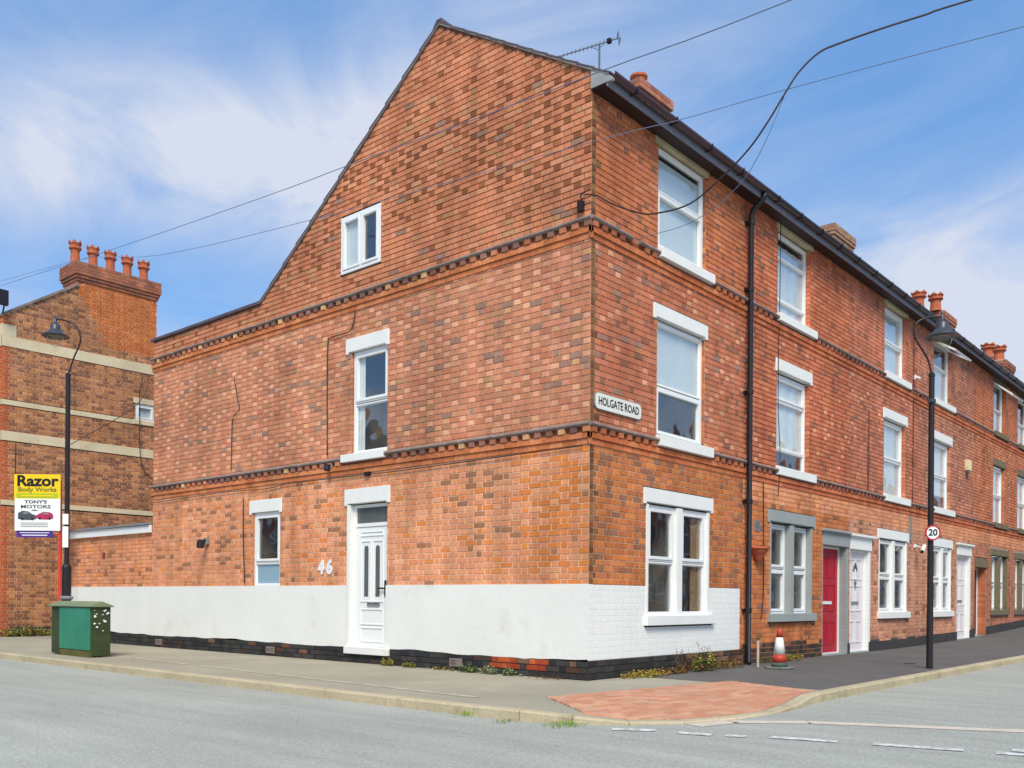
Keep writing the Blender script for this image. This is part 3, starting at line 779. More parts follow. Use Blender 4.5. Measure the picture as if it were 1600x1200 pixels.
# plinth bricks (black) front; u beyond 2.2 is broken brown brick
BLK = pal((56, 55, 56), (66, 63, 62), (50, 50, 54)); BRN = pal((110, 76, 56), (92, 64, 50), (70, 58, 52), (128, 96, 76))
def pcol(kind, u, z):
    if u > 2.4 and random.random() < min(1, (u-2.2)*0.6): return jit(random.choice(BRN), 0.2)
    return jit(random.choice(BLK), 0.12)
pb, pm = brickwork(lambda z: (-0.022, 4.29), -0.08, 0.258, [], pcol, lambda u, z: s2l((60, 56, 54)))
REDP = pal((186, 84, 44), (170, 70, 40), (196, 98, 56))
def gpcol(kind, u, z):
    if (-1.75 < u < -1.15 and z > 0.05) or (-1.05 < u < -0.62 and z > 0.1):
        return jit(random.choice(REDP), 0.15)
    return jit(random.choice(BLK if random.random() > 0.08 else BRN), 0.14)
gp, gpm = brickwork(lambda z: (-15.34, 0.022), -0.08, 0.245, [(-4.9, -3.85, 0.16, 0.3)], gpcol, lambda u, z: s2l((58, 55, 54)))
nrm_g, nrm_f = (-1, 0), (0, -1)
gp_house = [b for b in gp if b[0] > -11.35]; gp_out = [b for b in gp if b[0] <= -11.35]
gpm_h = [((max(m[0][0], -11.35),)*2, m[1], m[2], m[3], m[4]) for m in gpm if m[1][0] > -11.35]
gpm_o = [(m[0], (min(m[1][0], -11.35),)*2, m[2], m[3], m[4]) for m in gpm if m[0][0] < -11.35]
walls = [dict(bricks=gb, mortar=gm, frame=FG, rotz=-pi/2, normal=nrm_g, d=0.0),
         dict(bricks=fb+cb, mortar=fm, frame=FF, rotz=0, normal=nrm_f, d=0.0),
         dict(bricks=wb, mortar=wm, frame=FF, rotz=0, normal=nrm_f, d=-0.003, md=0.0013),
         dict(bricks=eb_, mortar=em_, frame=FF, rotz=0, normal=nrm_f, d=0.0),
         dict(bricks=pb, mortar=pm, frame=FF, rotz=0, normal=nrm_f, d=-0.022),
         dict(bricks=gp_house, mortar=gpm_h, frame=FG, rotz=-pi/2, normal=nrm_g, d=-0.022)]
lay(HOUSE, walls, 300)
# brick returns at the openings
mb = MB(FG)
for o_, dp in ((G_MID, 0.07), (G_SM, 0.05), (G_ATT, 0.03)): jambs(mb, o_[0], o_[1], o_[2], o_[3], dp+0.02, CT['S2'], s2l((196, 150, 120)))
mb.frame = FF
for o_, dp in ((F_TOP, 0.08), (F_MID, 0.08)): jambs(mb, o_[0], o_[1], o_[2], o_[3], dp+0.02, CF['S3']+DK2, s2l((206, 166, 130)))
part('reveal', mb, MB_STF, HOUSE, tone=True, kind='stuff')
# smooth white render band on the gable with a wavering lower edge
mb = MB(FG)
def lowz(u): return 0.25+0.012*math.sin(u*1.3)+0.008*math.sin(u*3.7+1)+0.005*math.sin(u*9)+(0.02 if u > -1.0 else 0)
def band(u0, u1):
    n = int((u1-u0)/0.12)+1
    for i in range(n):
        a, b = lerp(u0, u1, i/n), lerp(u0, u1, (i+1)/n)
        za, zb = lowz(a), lowz(b); zt = 1.262
        mb.add([(a, -0.016, za), (b, -0.016, zb), (b, -0.016, zt), (a, -0.016, zt), (a, 0.02, za), (b, 0.02, zb), (b, 0.02, zt), (a, 0.02, zt)],
               [(0, 1, 2, 3), (3, 2, 6, 7), (4, 5, 1, 0)])
band(-11.35, -4.92); band(-3.88, 0.0)
mb.quad((0.0, -0.016, 0.27), (0.0, 0.1, 0.27), (0.0, 0.1, 1.262), (0.0, -0.016, 1.262))
mb.box(-4.92, -4.85, -0.014, 0.14, 0.25, 2.58); mb.box(-3.95, -3.88, -0.014, 0.14, 0.25, 1.262)
part('render_band', mb, WHITE, HOUSE, label='smooth white painted render along the gable base')

# string courses on both walls
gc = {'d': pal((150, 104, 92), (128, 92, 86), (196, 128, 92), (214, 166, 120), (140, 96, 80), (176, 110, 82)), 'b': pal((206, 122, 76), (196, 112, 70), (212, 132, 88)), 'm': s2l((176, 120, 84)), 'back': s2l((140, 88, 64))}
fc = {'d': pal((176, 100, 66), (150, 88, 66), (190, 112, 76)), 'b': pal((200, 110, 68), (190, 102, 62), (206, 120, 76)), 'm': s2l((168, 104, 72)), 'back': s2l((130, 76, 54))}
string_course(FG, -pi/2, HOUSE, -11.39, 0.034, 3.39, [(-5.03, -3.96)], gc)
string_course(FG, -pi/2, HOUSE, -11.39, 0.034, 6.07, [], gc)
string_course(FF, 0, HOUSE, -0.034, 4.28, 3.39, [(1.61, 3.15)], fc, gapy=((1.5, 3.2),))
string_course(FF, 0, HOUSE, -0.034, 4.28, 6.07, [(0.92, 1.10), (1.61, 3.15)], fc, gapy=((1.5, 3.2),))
# ---- gable windows
ww = window(FG, HOUSE, G_ATT[0]-0.0, G_ATT[1], G_ATT[2], G_ATT[3], -0.005, [(0, 0.49, 0, 1, True), (0.53, 1, 0, 1, True)], curt=[(0, 0.35, 0, 1, BLIND)], label='small two light attic window')
window(FG, HOUSE, G_MID[0]+0.02, G_MID[1], G_MID[2], G_MID[3], 0.05, [(0, 1, 0.515, 1, True), (0, 1, 0, 0.475, False)], curt=[(0, 0.22, 0, 1, CURTAIN), (0.0, 0.16, 0, 1, BLIND)], label='tall narrow first floor window')
slab(FG, 'lintel', HOUSE, -4.98, -3.92, 5.07, 5.32, WHITEB, 0.02, 0.07)
slab(FG, 'window_sill', HOUSE, -5.02, -3.97, 3.285, 3.41, WHITEB, 0.085)
window(FG, HOUSE, G_SM[0], G_SM[1], G_SM[2]-0.02, G_SM[3], 0.03, [(0, 1, 0.33, 1, True), (0, 1, 0, 0.29, False, FROST)], label='small ground floor window with frosted lower pane')
slab(FG, 'lintel', HOUSE, -7.75, -6.75, 2.575, 2.83, WHITEB, 0.02, 0.07)
slab(FG, 'lintel', HOUSE, -4.98, -3.87, 2.57, 2.84, WHITEB, 0.025, 0.07)
# ---- gable door
mb = MB(FG)
ring(mb, -4.85, -3.95, 0.22, 2.58, 0.065, 0.075, 0.14, wb=0.04, wt=0.05)
mb.box(-4.785, -4.015, 0.077, 0.138, 2.215, 2.275)
dfr = part('door_frame', mb, UPVC, HOUSE, bevel=0.004)
mb = MB(FG); mb.box(-4.785, -4.015, 0.10, 0.11, 2.275, 2.53); part('pane', mb, FROST_GREY, dfr, label='obscured glass fanlight')
mb = MB(FG); mb.box(-4.78, -4.02, 0.09, 0.135, 0.265, 2.21)
u0, u1 = -4.68, -4.12
def mould(mb, a, b, c, e, w=0.018, d=0.078):
    ring(mb, a, b, c, e, w, d, 0.095)
for a, b, c, e in ((u0, u1, 0.34, 0.58), (u0, u1, 0.62, 0.88)): mould(mb, a, b, c, e)
mould(mb, u0, -4.42, 0.99, 1.99); mould(mb, -4.38, u1, 0.99, 1.99)
mould(mb, u0, u1, 2.06, 2.14)
door = part('door', mb, UPVC, HOUSE, bevel=0.004, label='white panelled door with two slim glazed lights')
for cx_ in (-4.54, -4.26):
    mb = MB(FG); hw = 0.05; pts = [(cx_-hw, 1.08), (cx_+hw, 1.08), (cx_+hw, 1.86)]+[(cx_+hw*math.cos(a), 1.86+hw*math.sin(a)) for a in [pi*k/8 for k in range(1, 8)]]+[(cx_-hw, 1.86)]
    mb.prism(pts, lambda p: (p[0], 0.086, p[1]), lambda p: (p[0], 0.10, p[1])); part('door_light', mb, FROST_GREY, door)
mb = MB(FG); ring(mb, -4.50, -4.20, 0.925, 0.985, 0.012, 0.07, 0.09); mb.box(-4.49, -4.21, 0.08, 0.09, 0.935, 0.975); part('letterbox', mb, LEAD, door)
mb = MB(FG); mb.box(-4.085, -4.045, 0.075, 0.09, 1.08, 1.34); mb.box(-4.09, -4.075, 0.03, 0.05, 1.20, 1.225); mb.box(-4.20, -4.06, 0.035, 0.05, 1.20, 1.225); mb.box(-4.07, -4.06, 0.035, 0.08, 1.20, 1.225)
part('handle', mb, BLKMETAL, door)
slab(FG, 'door_step', HOUSE, -4.92, -3.84, 0.145, 0.262, WHITEB, 0.07, depth=0.15)
# house number, painted-metal numerals
for ch, u in (('4', -5.60), ('6', -5.38)):
    put_text('house_number', ch, 0.305, UPVC, HOUSE, (-0.012, -u, 1.56), (0, -1, 0), offset=0.017, extrude=0.008)
# air bricks in the plinth
for u, z in ((-7.03, 0.11), (-2.37, 0.12), (-11.0, 0.11)):
    mb = MB(FG); mb.box(u-0.13, u+0.13, -0.03, 0.0, z-0.06, z+0.06); ring(mb, u-0.13, u+0.13, z-0.06, z+0.06, 0.02, -0.038, -0.02)
    for k in range(4): mb.box(u-0.11, u+0.11, -0.037, -0.02, z-0.035+k*0.022, z-0.027+k*0.022)
    part('air_brick', mb, LIP, HOUSE)
# ---- front windows
window(FF, HOUSE, F_TOP[0], F_TOP[1], F_TOP[2], F_TOP[3], 0.05, [(0, 1, 0.60, 1, False), (0, 1, 0, 0.565, True)], curt=[(0, 1, 0, 0.93, BLIND)], label='second floor window with pale blind')
window(FF, HOUSE, F_MID[0], F_MID[1], F_MID[2], F_MID[3], 0.05, [(0, 1, 0.46, 1, False), (0, 1, 0, 0.42, True)], curt=[(0, 1, 0.47, 1, BLIND)], label='first floor window with raised blind')
for nm, z in (('top', 7.60), ('mid', 5.09)):
    slab(FF, 'lintel', HOUSE, 1.51, 3.06, z, z+0.22, STONE if nm == 'top' else WHITEB, 0.02, 0.07)
slab(FF, 'window_sill', HOUSE, 1.61, 3.15, 5.97, 6.11, WHITEB, 0.09); slab(FF, 'window_sill', HOUSE, 1.61, 3.15, 3.27, 3.42, WHITEB, 0.09)
for nm_, m0_, m1_, pr_ in (('window_jamb', 1.36, 1.42, 0.012), ('window_jamb', 3.10, 3.16, 0.012), ('mullion', 2.185, 2.335, 0.02)):
    mb = MB(FF); mb.box(m0_, m1_, -pr_, 0.10, 0.83, 2.42); part(nm_, mb, WHITEB, HOUSE, bevel=0.004)
for a, b in ((1.42, 2.185), (2.335, 3.10)):
    window(FF, HOUSE, a, b, 0.83, 2.42, 0.03, [(0, 1, 0.51, 1, True), (0, 1, 0, 0.475, False)], label='ground floor window with opening upper sash', deep=1.2,
           curt=[(0.55, 1, 0, 1, WOODF)] if a > 2 else [(0, 0.12, 0, 1, CURTAIN)], fw=0.045)
slab(FF, 'lintel', HOUSE, 1.29, 3.26, 2.42, 2.65, WHITEB, 0.025, 0.06); slab(FF, 'window_sill', HOUSE, 1.32, 3.27, 0.695, 0.835, WHITEB, 0.07)
# ---- verge, roof, parapet
def roof_z(y): return 7.95+0.606*y if y < 2.83 else 9.69-0.706*(y-2.83)
def roof_strip(house, x0, x1, name='roof'):
    mb = MB()
    ny = 12
    for k in range(ny):          # overlapping slate courses, front slope
        ya, yb = lerp(-0.28, 2.83, k/ny), lerp(-0.28, 2.83, (k+1)/ny)
        za, zb = roof_z(ya)+0.034, roof_z(yb)+0.022
        mb.add([(x0, ya-0.03, za-0.02), (x1, ya-0.03, za-0.02), (x1, yb, zb-0.01), (x0, yb, zb-0.01), (x0, ya-0.03, za), (x1, ya-0.03, za), (x1, yb, zb+0.01), (x0, yb, zb+0.01)],
               [(0, 3, 2, 1), (4, 5, 6, 7), (0, 1, 5, 4), (1, 2, 6, 5), (3, 0, 4, 7)])
    for k in range(ny):
        ya, yb = lerp(2.83, 7.5, k/ny), lerp(2.83, 7.5, (k+1)/ny)
        za, zb = roof_z(ya)+0.022, roof_z(yb)+0.034
        mb.add([(x0, ya, za-0.02), (x1, ya, za-0.02), (x1, yb+0.03, zb-0.03), (x0, yb+0.03, zb-0.03), (x0, ya, za), (x1, ya, za), (x1, yb+0.03, zb), (x0, yb+0.03, zb)],
               [(0, 1, 2, 3), (7, 6, 5, 4), (2, 3, 7, 6), (1, 2, 6, 5), (3, 0, 4, 7)])
    r = part(name, mb, SLATE, house)
    mb = MB(); x = x0
    while x < x1-0.05:
        e = min(x1, x+0.45)
        prof = [(-0.13, -0.075), (-0.05, 0.02), (0.05, 0.02), (0.13, -0.09), (0.12, -0.11), (0.0, -0.0), (-0.12, -0.095)]
        mb.prism(prof, lambda p, x=x: (x+0.004, 2.83+p[0], 9.735+p[1]), lambda p, e=e: (e, 2.83+p[0], 9.735+p[1])); x = e
    part('ridge_tile', mb, SLATE, r, kind='stuff')
    return r
roof = roof_strip(HOUSE, -0.035, 4.3)
VERGE = M_plain('verge_mortar', (126, 120, 116), 0.85, 1.0, 6, 0.2)
mb = MB()
for (ya, za), (yb, zb) in (((-0.28, 7.79), (2.83, 9.69)), ((2.83, 9.69), (7.45, 6.43))):
    for (t0, t1, xa, xb) in ((-0.02, 0.03, -0.03, 0.05),):
        mb.add([(xa, ya, za+t0), (xb, ya, za+t0), (xb, ya, za+t1), (xa, ya, za+t1), (xa, yb, zb+t0), (xb, yb, zb+t0), (xb, yb, zb+t1), (xa, yb, zb+t1)],
               [(0, 1, 2, 3), (7, 6, 5, 4), (0, 3, 7, 4), (1, 5, 6, 2), (0, 4, 5, 1), (3, 2, 6, 7)])
part('verge', mb, VERGE, HOUSE)
# parapet of the rear wing: dark coping over the last courses
mb = MB(); mb.box(-0.05, 4.3, 7.42, 11.42, 6.41, 6.47); part('coping', mb, SLATE, HOUSE, bevel=0.01)
mb = MB(); mb.box(0.02, 4.25, 11.30, 11.35, 0, 6.41); mb.box(4.2, 4.25, 7.4, 11.35, 0, 6.41); mb.box(0.7, 4.28, 7.36, 7.40, 0, 6.45); part('rear_wall', mb, M_plain('rear_brick', (176, 108, 80), 0.9, 1, 5, 0.15), HOUSE)
# boxed eaves corner at the gable end
mb = MB(); mb.prism([(-0.34, 7.70), (0.0, 7.70), (0.0, 7.93), (-0.30, 7.77), (-0.34, 7.74)], lambda p: (-0.03, p[0], p[1]), lambda p: (0.02, p[0], p[1]))
part('eaves_box_end', mb, BOARD, HOUSE)

FASCIAG = M_plain('blue_grey_fascia', (126, 128, 140), 0.5, 1.0, 4, 0.12)
def eaves(house, x0, x1, gmat, brackets):
    mb = MB(); mb.box(x0, x1, -0.24, 0.0, 7.685, 7.70); part('soffit', mb, SOFFIT, house)
    mb = MB(); mb.box(x0, x1, -0.262, -0.242, 7.655, 7.80); part('fascia', mb, FASCIAG, house)
    mb = MB(); n = 8; pr = []
    for k in range(n+1):
        a = pi+pi*k/n; pr.append((-0.322+0.058*math.cos(a), 7.80+0.068*math.sin(a)))
    pr2 = [(-0.322+0.052*math.cos(pi+pi*k/n), 7.80+0.062*math.sin(pi+pi*k/n)) for k in range(n, -1, -1)]
    poly = pr+pr2
    mb.prism(poly, lambda p: (x0, p[0], p[1]), lambda p: (x1, p[0], p[1])); part('gutter', mb, gmat, house, smooth=False)
    for x in brackets:
        mb = MB(); mb.box(x-0.012, x+0.012, -0.385, -0.262, 7.722, 7.734); mb.box(x-0.012, x+0.012, -0.388, -0.378, 7.722, 7.815)
        part('gutter_bracket', mb, BLKMETAL, house)
eaves(HOUSE, -0.02, 4.3, GUTTER, (0.5, 1.5, 2.5, 3.5))
# downpipe with swan neck at the party wall
mb = MB(); mb.tube([(4.36, -0.32, 7.74), (4.36, -0.30, 7.66), (4.345, -0.12, 7.50), (4.34, -0.09, 7.42), (4.34, -0.09, 0.06), (4.34, -0.13, 0.02)], 0.045, 12)
dp_ = part('downpipe', mb, BLKMETAL, HOUSE, smooth=True)
for z in (0.9, 2.7, 4.5, 6.2, 7.3):
    mb = MB(); mb.lathe([(0.05, -0.04), (0.056, -0.035), (0.056, 0.035), (0.05, 0.04)], (4.34, -0.09, z), 12); mb.box(4.27, 4.41, -0.035, 0.0, z-0.025, z+0.025)
    part('pipe_collar', mb, BLKMETAL, dp_)

# chimneys and pots
def pot(mb, x, y, z, h, r, crown=True):
    prof = [(r*0.85, 0), (r*0.8, h*0.1), (r*0.72, h*0.5), (r*0.78, h*0.62), (r*1.05, h*0.68), (r*1.05, h*0.74), (r*0.9, h*0.78), (r*1.0, h*0.9), (r*1.0, h*0.92)] if crown else \
           [(r*0.95, 0), (r*0.85, h*0.15), (r*0.8, h*0.75), (r, h*0.8), (r, h*0.95), (r*0.85, h)]
    mb.lathe(prof, (x, y, z), 12)
    if crown:
        for k in range(6):
            a = 2*pi*k/6; cx, cy = x+r*0.92*math.cos(a), y+r*0.92*math.sin(a)
            mb.prism([(-0.42*r, 0), (0.42*r, 0), (0.30*r, h*0.06), (0, h*0.14), (-0.30*r, h*0.06)],
                     lambda p, a=a, cx=cx, cy=cy: (cx-p[0]*math.sin(a), cy+p[0]*math.cos(a), z+h*0.90+p[1]),
                     lambda p, a=a, cx=cx, cy=cy: (cx-p[0]*math.sin(a)+0.12*r*math.cos(a), cy+p[0]*math.cos(a)+0.12*r*math.sin(a), z+h*0.90+p[1]))
def chimney(parent, x0, x1, y0, y1, z0, z1, cols, pots, corb=(0.05, 3), mcol=s2l((150, 122, 104)), crown=True, potr=0.13, poth=0.5, cap=True):
    mb = MB(); n = int((z1-z0)/PITCH); pit = (z1-z0)/n
    for k in range(n):
        o = 0.0; top = n-1-k
        if top < corb[1]: o = corb[0]*min(1.0, (corb[1]-top)/(0.5*corb[1]))
        a, b, c, d, e, f = x0-o, x1+o, y0-o, y1+o, z0+k*pit, z0+(k+1)*pit
        mb.box(a+0.006, b-0.006, c+0.006, d-0.006, e, f, mcol)
        for ax in (0, 1):
            lo, hi = (a, b) if ax == 0 else (c, d)
            u = lo-0.1*(k % 2)
            while u < hi:
                v = min(hi, u+0.214); uu = max(u, lo)
                if v-uu > 0.03:
                    col = jit(random.choice(cols), 0.12)
                    if ax == 0: mb.box(uu+0.002, v-0.002, c-0.001, c+0.008, e+0.005, f-0.005, col)
                    else:
                        mb.box(a-0.001, a+0.008, uu+0.002, v-0.002, e+0.005, f-0.005, col); mb.box(b-0.008, b+0.001, uu+0.002, v-0.002, e+0.005, f-0.005, col)
                u += 0.224
    ch = part('chimney', mb, MB_STF, parent, tone=True)
    if cap:
        mb = MB(); o = corb[0]; mb.add([(x0-o, y0-o, z1), (x1+o, y0-o, z1), (x1+o, y1+o, z1), (x0-o, y1+o, z1), (x0+0.06, y0+0.06, z1+0.06), (x1-0.06, y0+0.06, z1+0.06), (x1-0.06, y1-0.06, z1+0.06), (x0+0.06, y1-0.06, z1+0.06)],
                   [(0, 1, 5, 4), (1, 2, 6, 5), (2, 3, 7, 6), (3, 0, 4, 7), (4, 5, 6, 7)]); part('flaunching', mb, CEMENT, ch)
    for (px, py, r, h, cr) in pots:
        mb = MB(); pot(mb, px, py, z1+0.03, h, r, cr); part('chimney_pot', mb, TERRA, ch)
    return ch
CHB = pal((186, 118, 92), (176, 108, 84), (196, 130, 104), (160, 104, 86))
chimney(roof, 4.00, 5.02, 1.9, 2.75, 8.9, 10.26, CHB, [(4.36, 2.15, 0.16, 0.26, False), (4.80, 2.5, 0.09, 0.14, False)], corb=(0.05, 2))

# ================================================================== TERRACE HOUSES beyond the downpipe
def terrace(name, x0, x1, label, cols, mort, wins, gwin, doorspec, n_obj, style, plinth, gmat=GUTTERB, chim=None, obj_label=None):
    H = thing(name, (x0, 0, gz((x0+x1)/2)), label, 'house', 'brick terrace houses')
    ops = []; F = FF
    for (wa, wb_) in wins:
        ops += [(wa, wb_, 6.10, 7.60), (wa-0.06, wb_+0.09, 7.60, 7.82), (wa, wb_, 3.41, 5.09), (wa-0.06, wb_+0.09, 5.09, 5.32), (wa-0.02, wb_+0.17, 5.97, 6.10), (wa-0.02, wb_+0.17, 3.27, 3.41)]
    for (a, b) in gwin: ops += [(a, b, 0.83, 2.42), (a-0.10, b+0.10, 2.42, 2.65), (a-0.07, b+0.10, 0.69, 0.83)]
    for D in doorspec: ops += [(D['a'], D['b'], -0.1, D['top']), (D['a']-0.02, D['b']+0.12, D['top'], D['top']+0.30)]
    cf = lambda k, u, z: (jit(random.choice(plinth[1]), 0.15) if z < plinth[0]+0.03*math.sin(u*5) else cols(k, u, z))
    b, m = brickwork(lambda z: (x0, x1), -0.08, 7.82, ops, cf, mort)
    lay(H, [dict(bricks=b, mortar=m, frame=FF, rotz=0, normal=nrm_f, d=0.0)], n_obj)
    if plinth[2]:
        mb = MB()
        sp = [(x0, x1)]
        for D in doorspec:
            ns = []
            for s in sp:
                if D['a'] > s[0] and D['b'] < s[1]: ns += [(s[0], D['a']-0.02), (D['b']+0.02, s[1])]
                else: ns.append(s)
            sp = ns
        for s in sp:
            if s[1]-s[0] > 0.1:
                za, zb = gz(s[0])+plinth[0], gz(s[1])+plinth[0]
                mb.add([(s[0], -0.02, -0.1), (s[1], -0.02, -0.1), (s[1], -0.02, zb), (s[0], -0.02, za), (s[0], 0.01, -0.1), (s[1], 0.01, -0.1), (s[1], 0.01, zb), (s[0], 0.01, za)], [(0, 1, 2, 3), (3, 2, 6, 7), (0, 3, 7, 4), (1, 5, 6, 2)])
        if mb.v: part('plinth', mb, BLACKP, H)
    mb = MB(F); jc = [jit(cols('S', 0, 4), 0.05) for _ in range(8)]
    for (a, b_) in wins:
        jambs(mb, a, b_, 6.10, 7.60, 0.12, jc, mort(0, 7)); jambs(mb, a, b_, 3.41, 5.09, 0.12, jc, mort(0, 4))
    part('reveal', mb, MB_STF, H, tone=True, kind='stuff')
    cuts = [(a-0.02, b_+0.17) for a, b_ in wins]
    gap = [(a-0.12, b_+0.25) for a, b_ in wins]
    for zt in (3.39, 6.07): string_course(FF, 0, H, x0, x1, zt, cuts, style['sc'], gapy=gap)
    for i, (a, b_) in enumerate(wins):
        t = style['top'](a); window(F, H, a, b_, 6.10, 7.60, 0.09, t[0], curt=t[1], label='second floor window')
        t = style['mid'](a); window(F, H, a, b_, 3.41, 5.09, 0.09, t[0], curt=t[1], label='first floor window')
        slab(F, 'lintel', H, a-0.06, b_+0.09, 7.60, 7.82, style['toplint'], 0.02, 0.07); slab(F, 'lintel', H, a-0.06, b_+0.09, 5.09, 5.32, style['lint'], 0.02, 0.07)
        slab(F, 'window_sill', H, a-0.02, b_+0.17, 5.97, 6.11, style['sill'], 0.08); slab(F, 'window_sill', H, a-0.02, b_+0.17, 3.27, 3.42, style['sill'], 0.08)
    for (a, b_) in gwin:
        rec = style['grec']; mw = 0.15; mid = (a+b_)/2
        for nm_, m0_, m1_, pr_ in (('mullion', mid-mw/2, mid+mw/2, 0.012), ('window_jamb', a, a+0.05, 0.006), ('window_jamb', b_-0.05, b_, 0.006)):
            mb = MB(F); mb.box(m0_, m1_, -pr_, rec+0.06, 0.83, 2.42); part(nm_, mb, style['gmat'], H, bevel=0.004)
        for p, q in ((a+0.05, mid-mw/2), (mid+mw/2, b_-0.05)):
            window(F, H, p, q, 0.83, 2.42, rec, [(0, 1, 0.52, 1, True), (0, 1, 0, 0.48, True)], label='ground floor window', curt=[(0.0, 1, 0, 0.45, BLIND)] if style['gc'] else [(0, 0.15, 0, 1, CURTAIN)], fw=0.04, deep=1.0)
        slab(F, 'lintel', H, a-0.10, b_+0.10, 2.42, 2.65, style['gmat'], 0.025, 0.06, depth=rec+0.06); slab(F, 'window_sill', H, a-0.07, b_+0.10, 0.69, 0.835, style['gmat'], 0.07, depth=rec+0.06)
    for D in doorspec:
        a, b_, tp = D['a'], D['b'], D['top']; g0 = gz(a)+0.02; rec = D['rec']; bb = D['fr1']
        mb = MB(F)
        n = int((tp-g0)/PITCH)
        if D['revmat'] is not None:
            for sd_ in (0, 1):
                mb = MB(F)
                for k in range(n+1):
                    z = g0+k*(tp-g0)/(n+1)
                    x_ = (a, a+0.006) if sd_ == 0 else (b_-0.006, b_)
                    mb.box(x_[0], x_[1], 0.001, rec+0.04, z+0.004, z+(tp-g0)/(n+1)-0.004)
                if sd_: mb.box(b_-0.003, b_+0.10, -0.004, rec+0.039, g0, tp)
                else: mb.box(a-0.02, a+0.003, -0.002, rec+0.039, g0, tp)
                part('door_surround', mb, D['revmat'], H, kind='stuff')
        else:
            jambs(mb, a, b_, g0, tp, rec, jc, mort(0, 2)); part('door_reveal', mb, MB_STF, H, tone=True, kind='stuff')
        mb = MB(F); ring(mb, a, b_, g0, tp, 0.05, rec, rec+0.07, wb=0.02); fr = part('door_frame', mb, UPVC, H, bevel=0.003)
        mb = MB(F); mb.box(a+0.05, b_-0.05, rec+0.02, rec+0.06, g0+0.02, tp-0.05)
        w_ = b_-a-0.1; c0 = a+0.05
        for (pa, pb_, pc, pd) in ((0.12, 0.46, 0.08, 0.30), (0.54, 0.88, 0.08, 0.30), (0.12, 0.46, 0.40, 0.66), (0.54, 0.88, 0.40, 0.66), (0.12, 0.46, 0.72, 0.93), (0.54, 0.88, 0.72, 0.93)):
            hh = tp-g0-0.07
            ring(mb, c0+pa*w_, c0+pb_*w_, g0+0.02+pc*hh, g0+0.02+pd*hh, 0.02, rec+0.008, rec+0.03)
        dr = part('door', mb, D['mat'], H, bevel=0.003, label=D['label'])
        mb = MB(F); mb.box(c0+0.3*w_, c0+0.7*w_, rec+0.004, rec+0.02, g0+0.98, g0+1.04); part('letterbox', mb, UPVC if D.get('white_lb') else LEAD, dr)
        mb = MB(F); mb.box(c0+0.06*w_, c0+0.11*w_, rec-0.03, rec+0.02, g0+1.02, g0+1.14); part('handle', mb, LEAD, dr)
        if D.get('glyph'):
            mb = MB(F)
            cx_ = c0+0.5*w_
            mb.prism([(cx_-0.12, 1.70), (cx_-0.06, 1.70), (cx_, 1.80), (cx_+0.06, 1.70), (cx_+0.12, 1.70), (cx_+0.03, 1.86), (cx_-0.03, 1.86)], lambda p: (p[0], rec+0.0, p[1]), lambda p: (p[0], rec+0.02, p[1])); part('glazed_light', mb, FROST_GREY, dr)
            mb = MB(F); mb.box(cx_-0.012, cx_+0.012, rec-0.01, rec+0.02, 1.33, 1.52); mb.box(cx_-0.045, cx_+0.045, rec-0.01, rec+0.02, 1.44, 1.46); part('knocker', mb, LEAD, dr)
        slab(F, 'door_lintel', H, a-0.02, b_+0.12, tp, tp+0.26, D['lint'], 0.03, depth=rec)
        if D.get('canopy'):
            mb = MB(F); mb.box(D['canopy'][0], D['canopy'][1], -0.09, 0.02, tp+0.262, tp+0.31); mb.box(D['canopy'][0]+0.02, D['canopy'][1]-0.02, -0.06, 0.02, tp+0.24, tp+0.262); part('door_canopy', mb, D['canmat'], H, bevel=0.006)
        mb = MB(F); mb.box(a, b_, -0.03, rec+0.05, gz(a)-0.05, g0); part('door_step', mb, GREYP, H)
    r = roof_strip(H, x0, x1)
    eaves(H, x0, x1, gmat, [x0+0.5+k*0.9 for k in range(int((x1-x0)/0.9))])
    if chim: chimney(r, *chim)
    mb = MB(); mb.box(x0+0.02, x1-0.02, 7.35, 7.42, 0, 6.43); part('rear_wall', mb, M_REAR, H)
    return H
M_REAR = M_plain('rear_wall_brick', (176, 108, 80), 0.9, 1, 5, 0.15)
RED = M_plain('red_door_paint', (178, 28, 48), 0.4, 1.0, 3, 0.03); WDOOR = M_plain('white_door_paint', (226, 220, 222), 0.45, 1.0, 3, 0.03); DKDOOR = M_plain('dark_red_door', (74, 34, 34), 0.5, 1.0, 3, 0.08)
T = {'2': pal((202, 116, 82), (192, 106, 76), (208, 126, 90), (186, 104, 78)), '2l': pal((206, 122, 70), (196, 112, 66), (212, 130, 82)),
     '3': pal((196, 118, 90), (188, 110, 84), (204, 126, 98)), '3l': pal((200, 140, 112), (206, 150, 122), (192, 130, 104)),
     '4': pal((190, 124, 100), (184, 116, 92), (198, 132, 108)), '5': pal((200, 120, 86), (192, 112, 80), (206, 128, 92))}
def cfun(up, low):
    def f(k, u, z):
        if z > 3.35:
            if z < 6 and k == 'H': return pick([(0.12, LIGHTH), (0.78, T[up]), (0.1, DK2)])
            return pick([(0.93, T[up]), (0.07, DK2)])
        if z > 2.75: return pick([(0.9, CT['S3']), (0.1, T[low])])
        return pick([(0.9, T[low]), (0.1, DK2)])
    return f
mo = lambda c1, c2: (lambda u, z: s2l(c1) if z > 3.3 else s2l(c2))
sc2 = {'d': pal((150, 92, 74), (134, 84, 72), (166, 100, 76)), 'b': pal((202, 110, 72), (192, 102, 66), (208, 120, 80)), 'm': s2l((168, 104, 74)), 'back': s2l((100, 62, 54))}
sash2 = [(0, 1, 0.75, 1, False), (0, 1, 0.21, 0.72, False), (0, 1, 0, 0.18, False)]
def st(top, mid, toplint, lint, sill, gmat, grec, gc=False): return dict(sc=sc2, top=top, mid=mid, toplint=toplint, lint=lint, sill=sill, gmat=gmat, grec=grec, gc=gc)
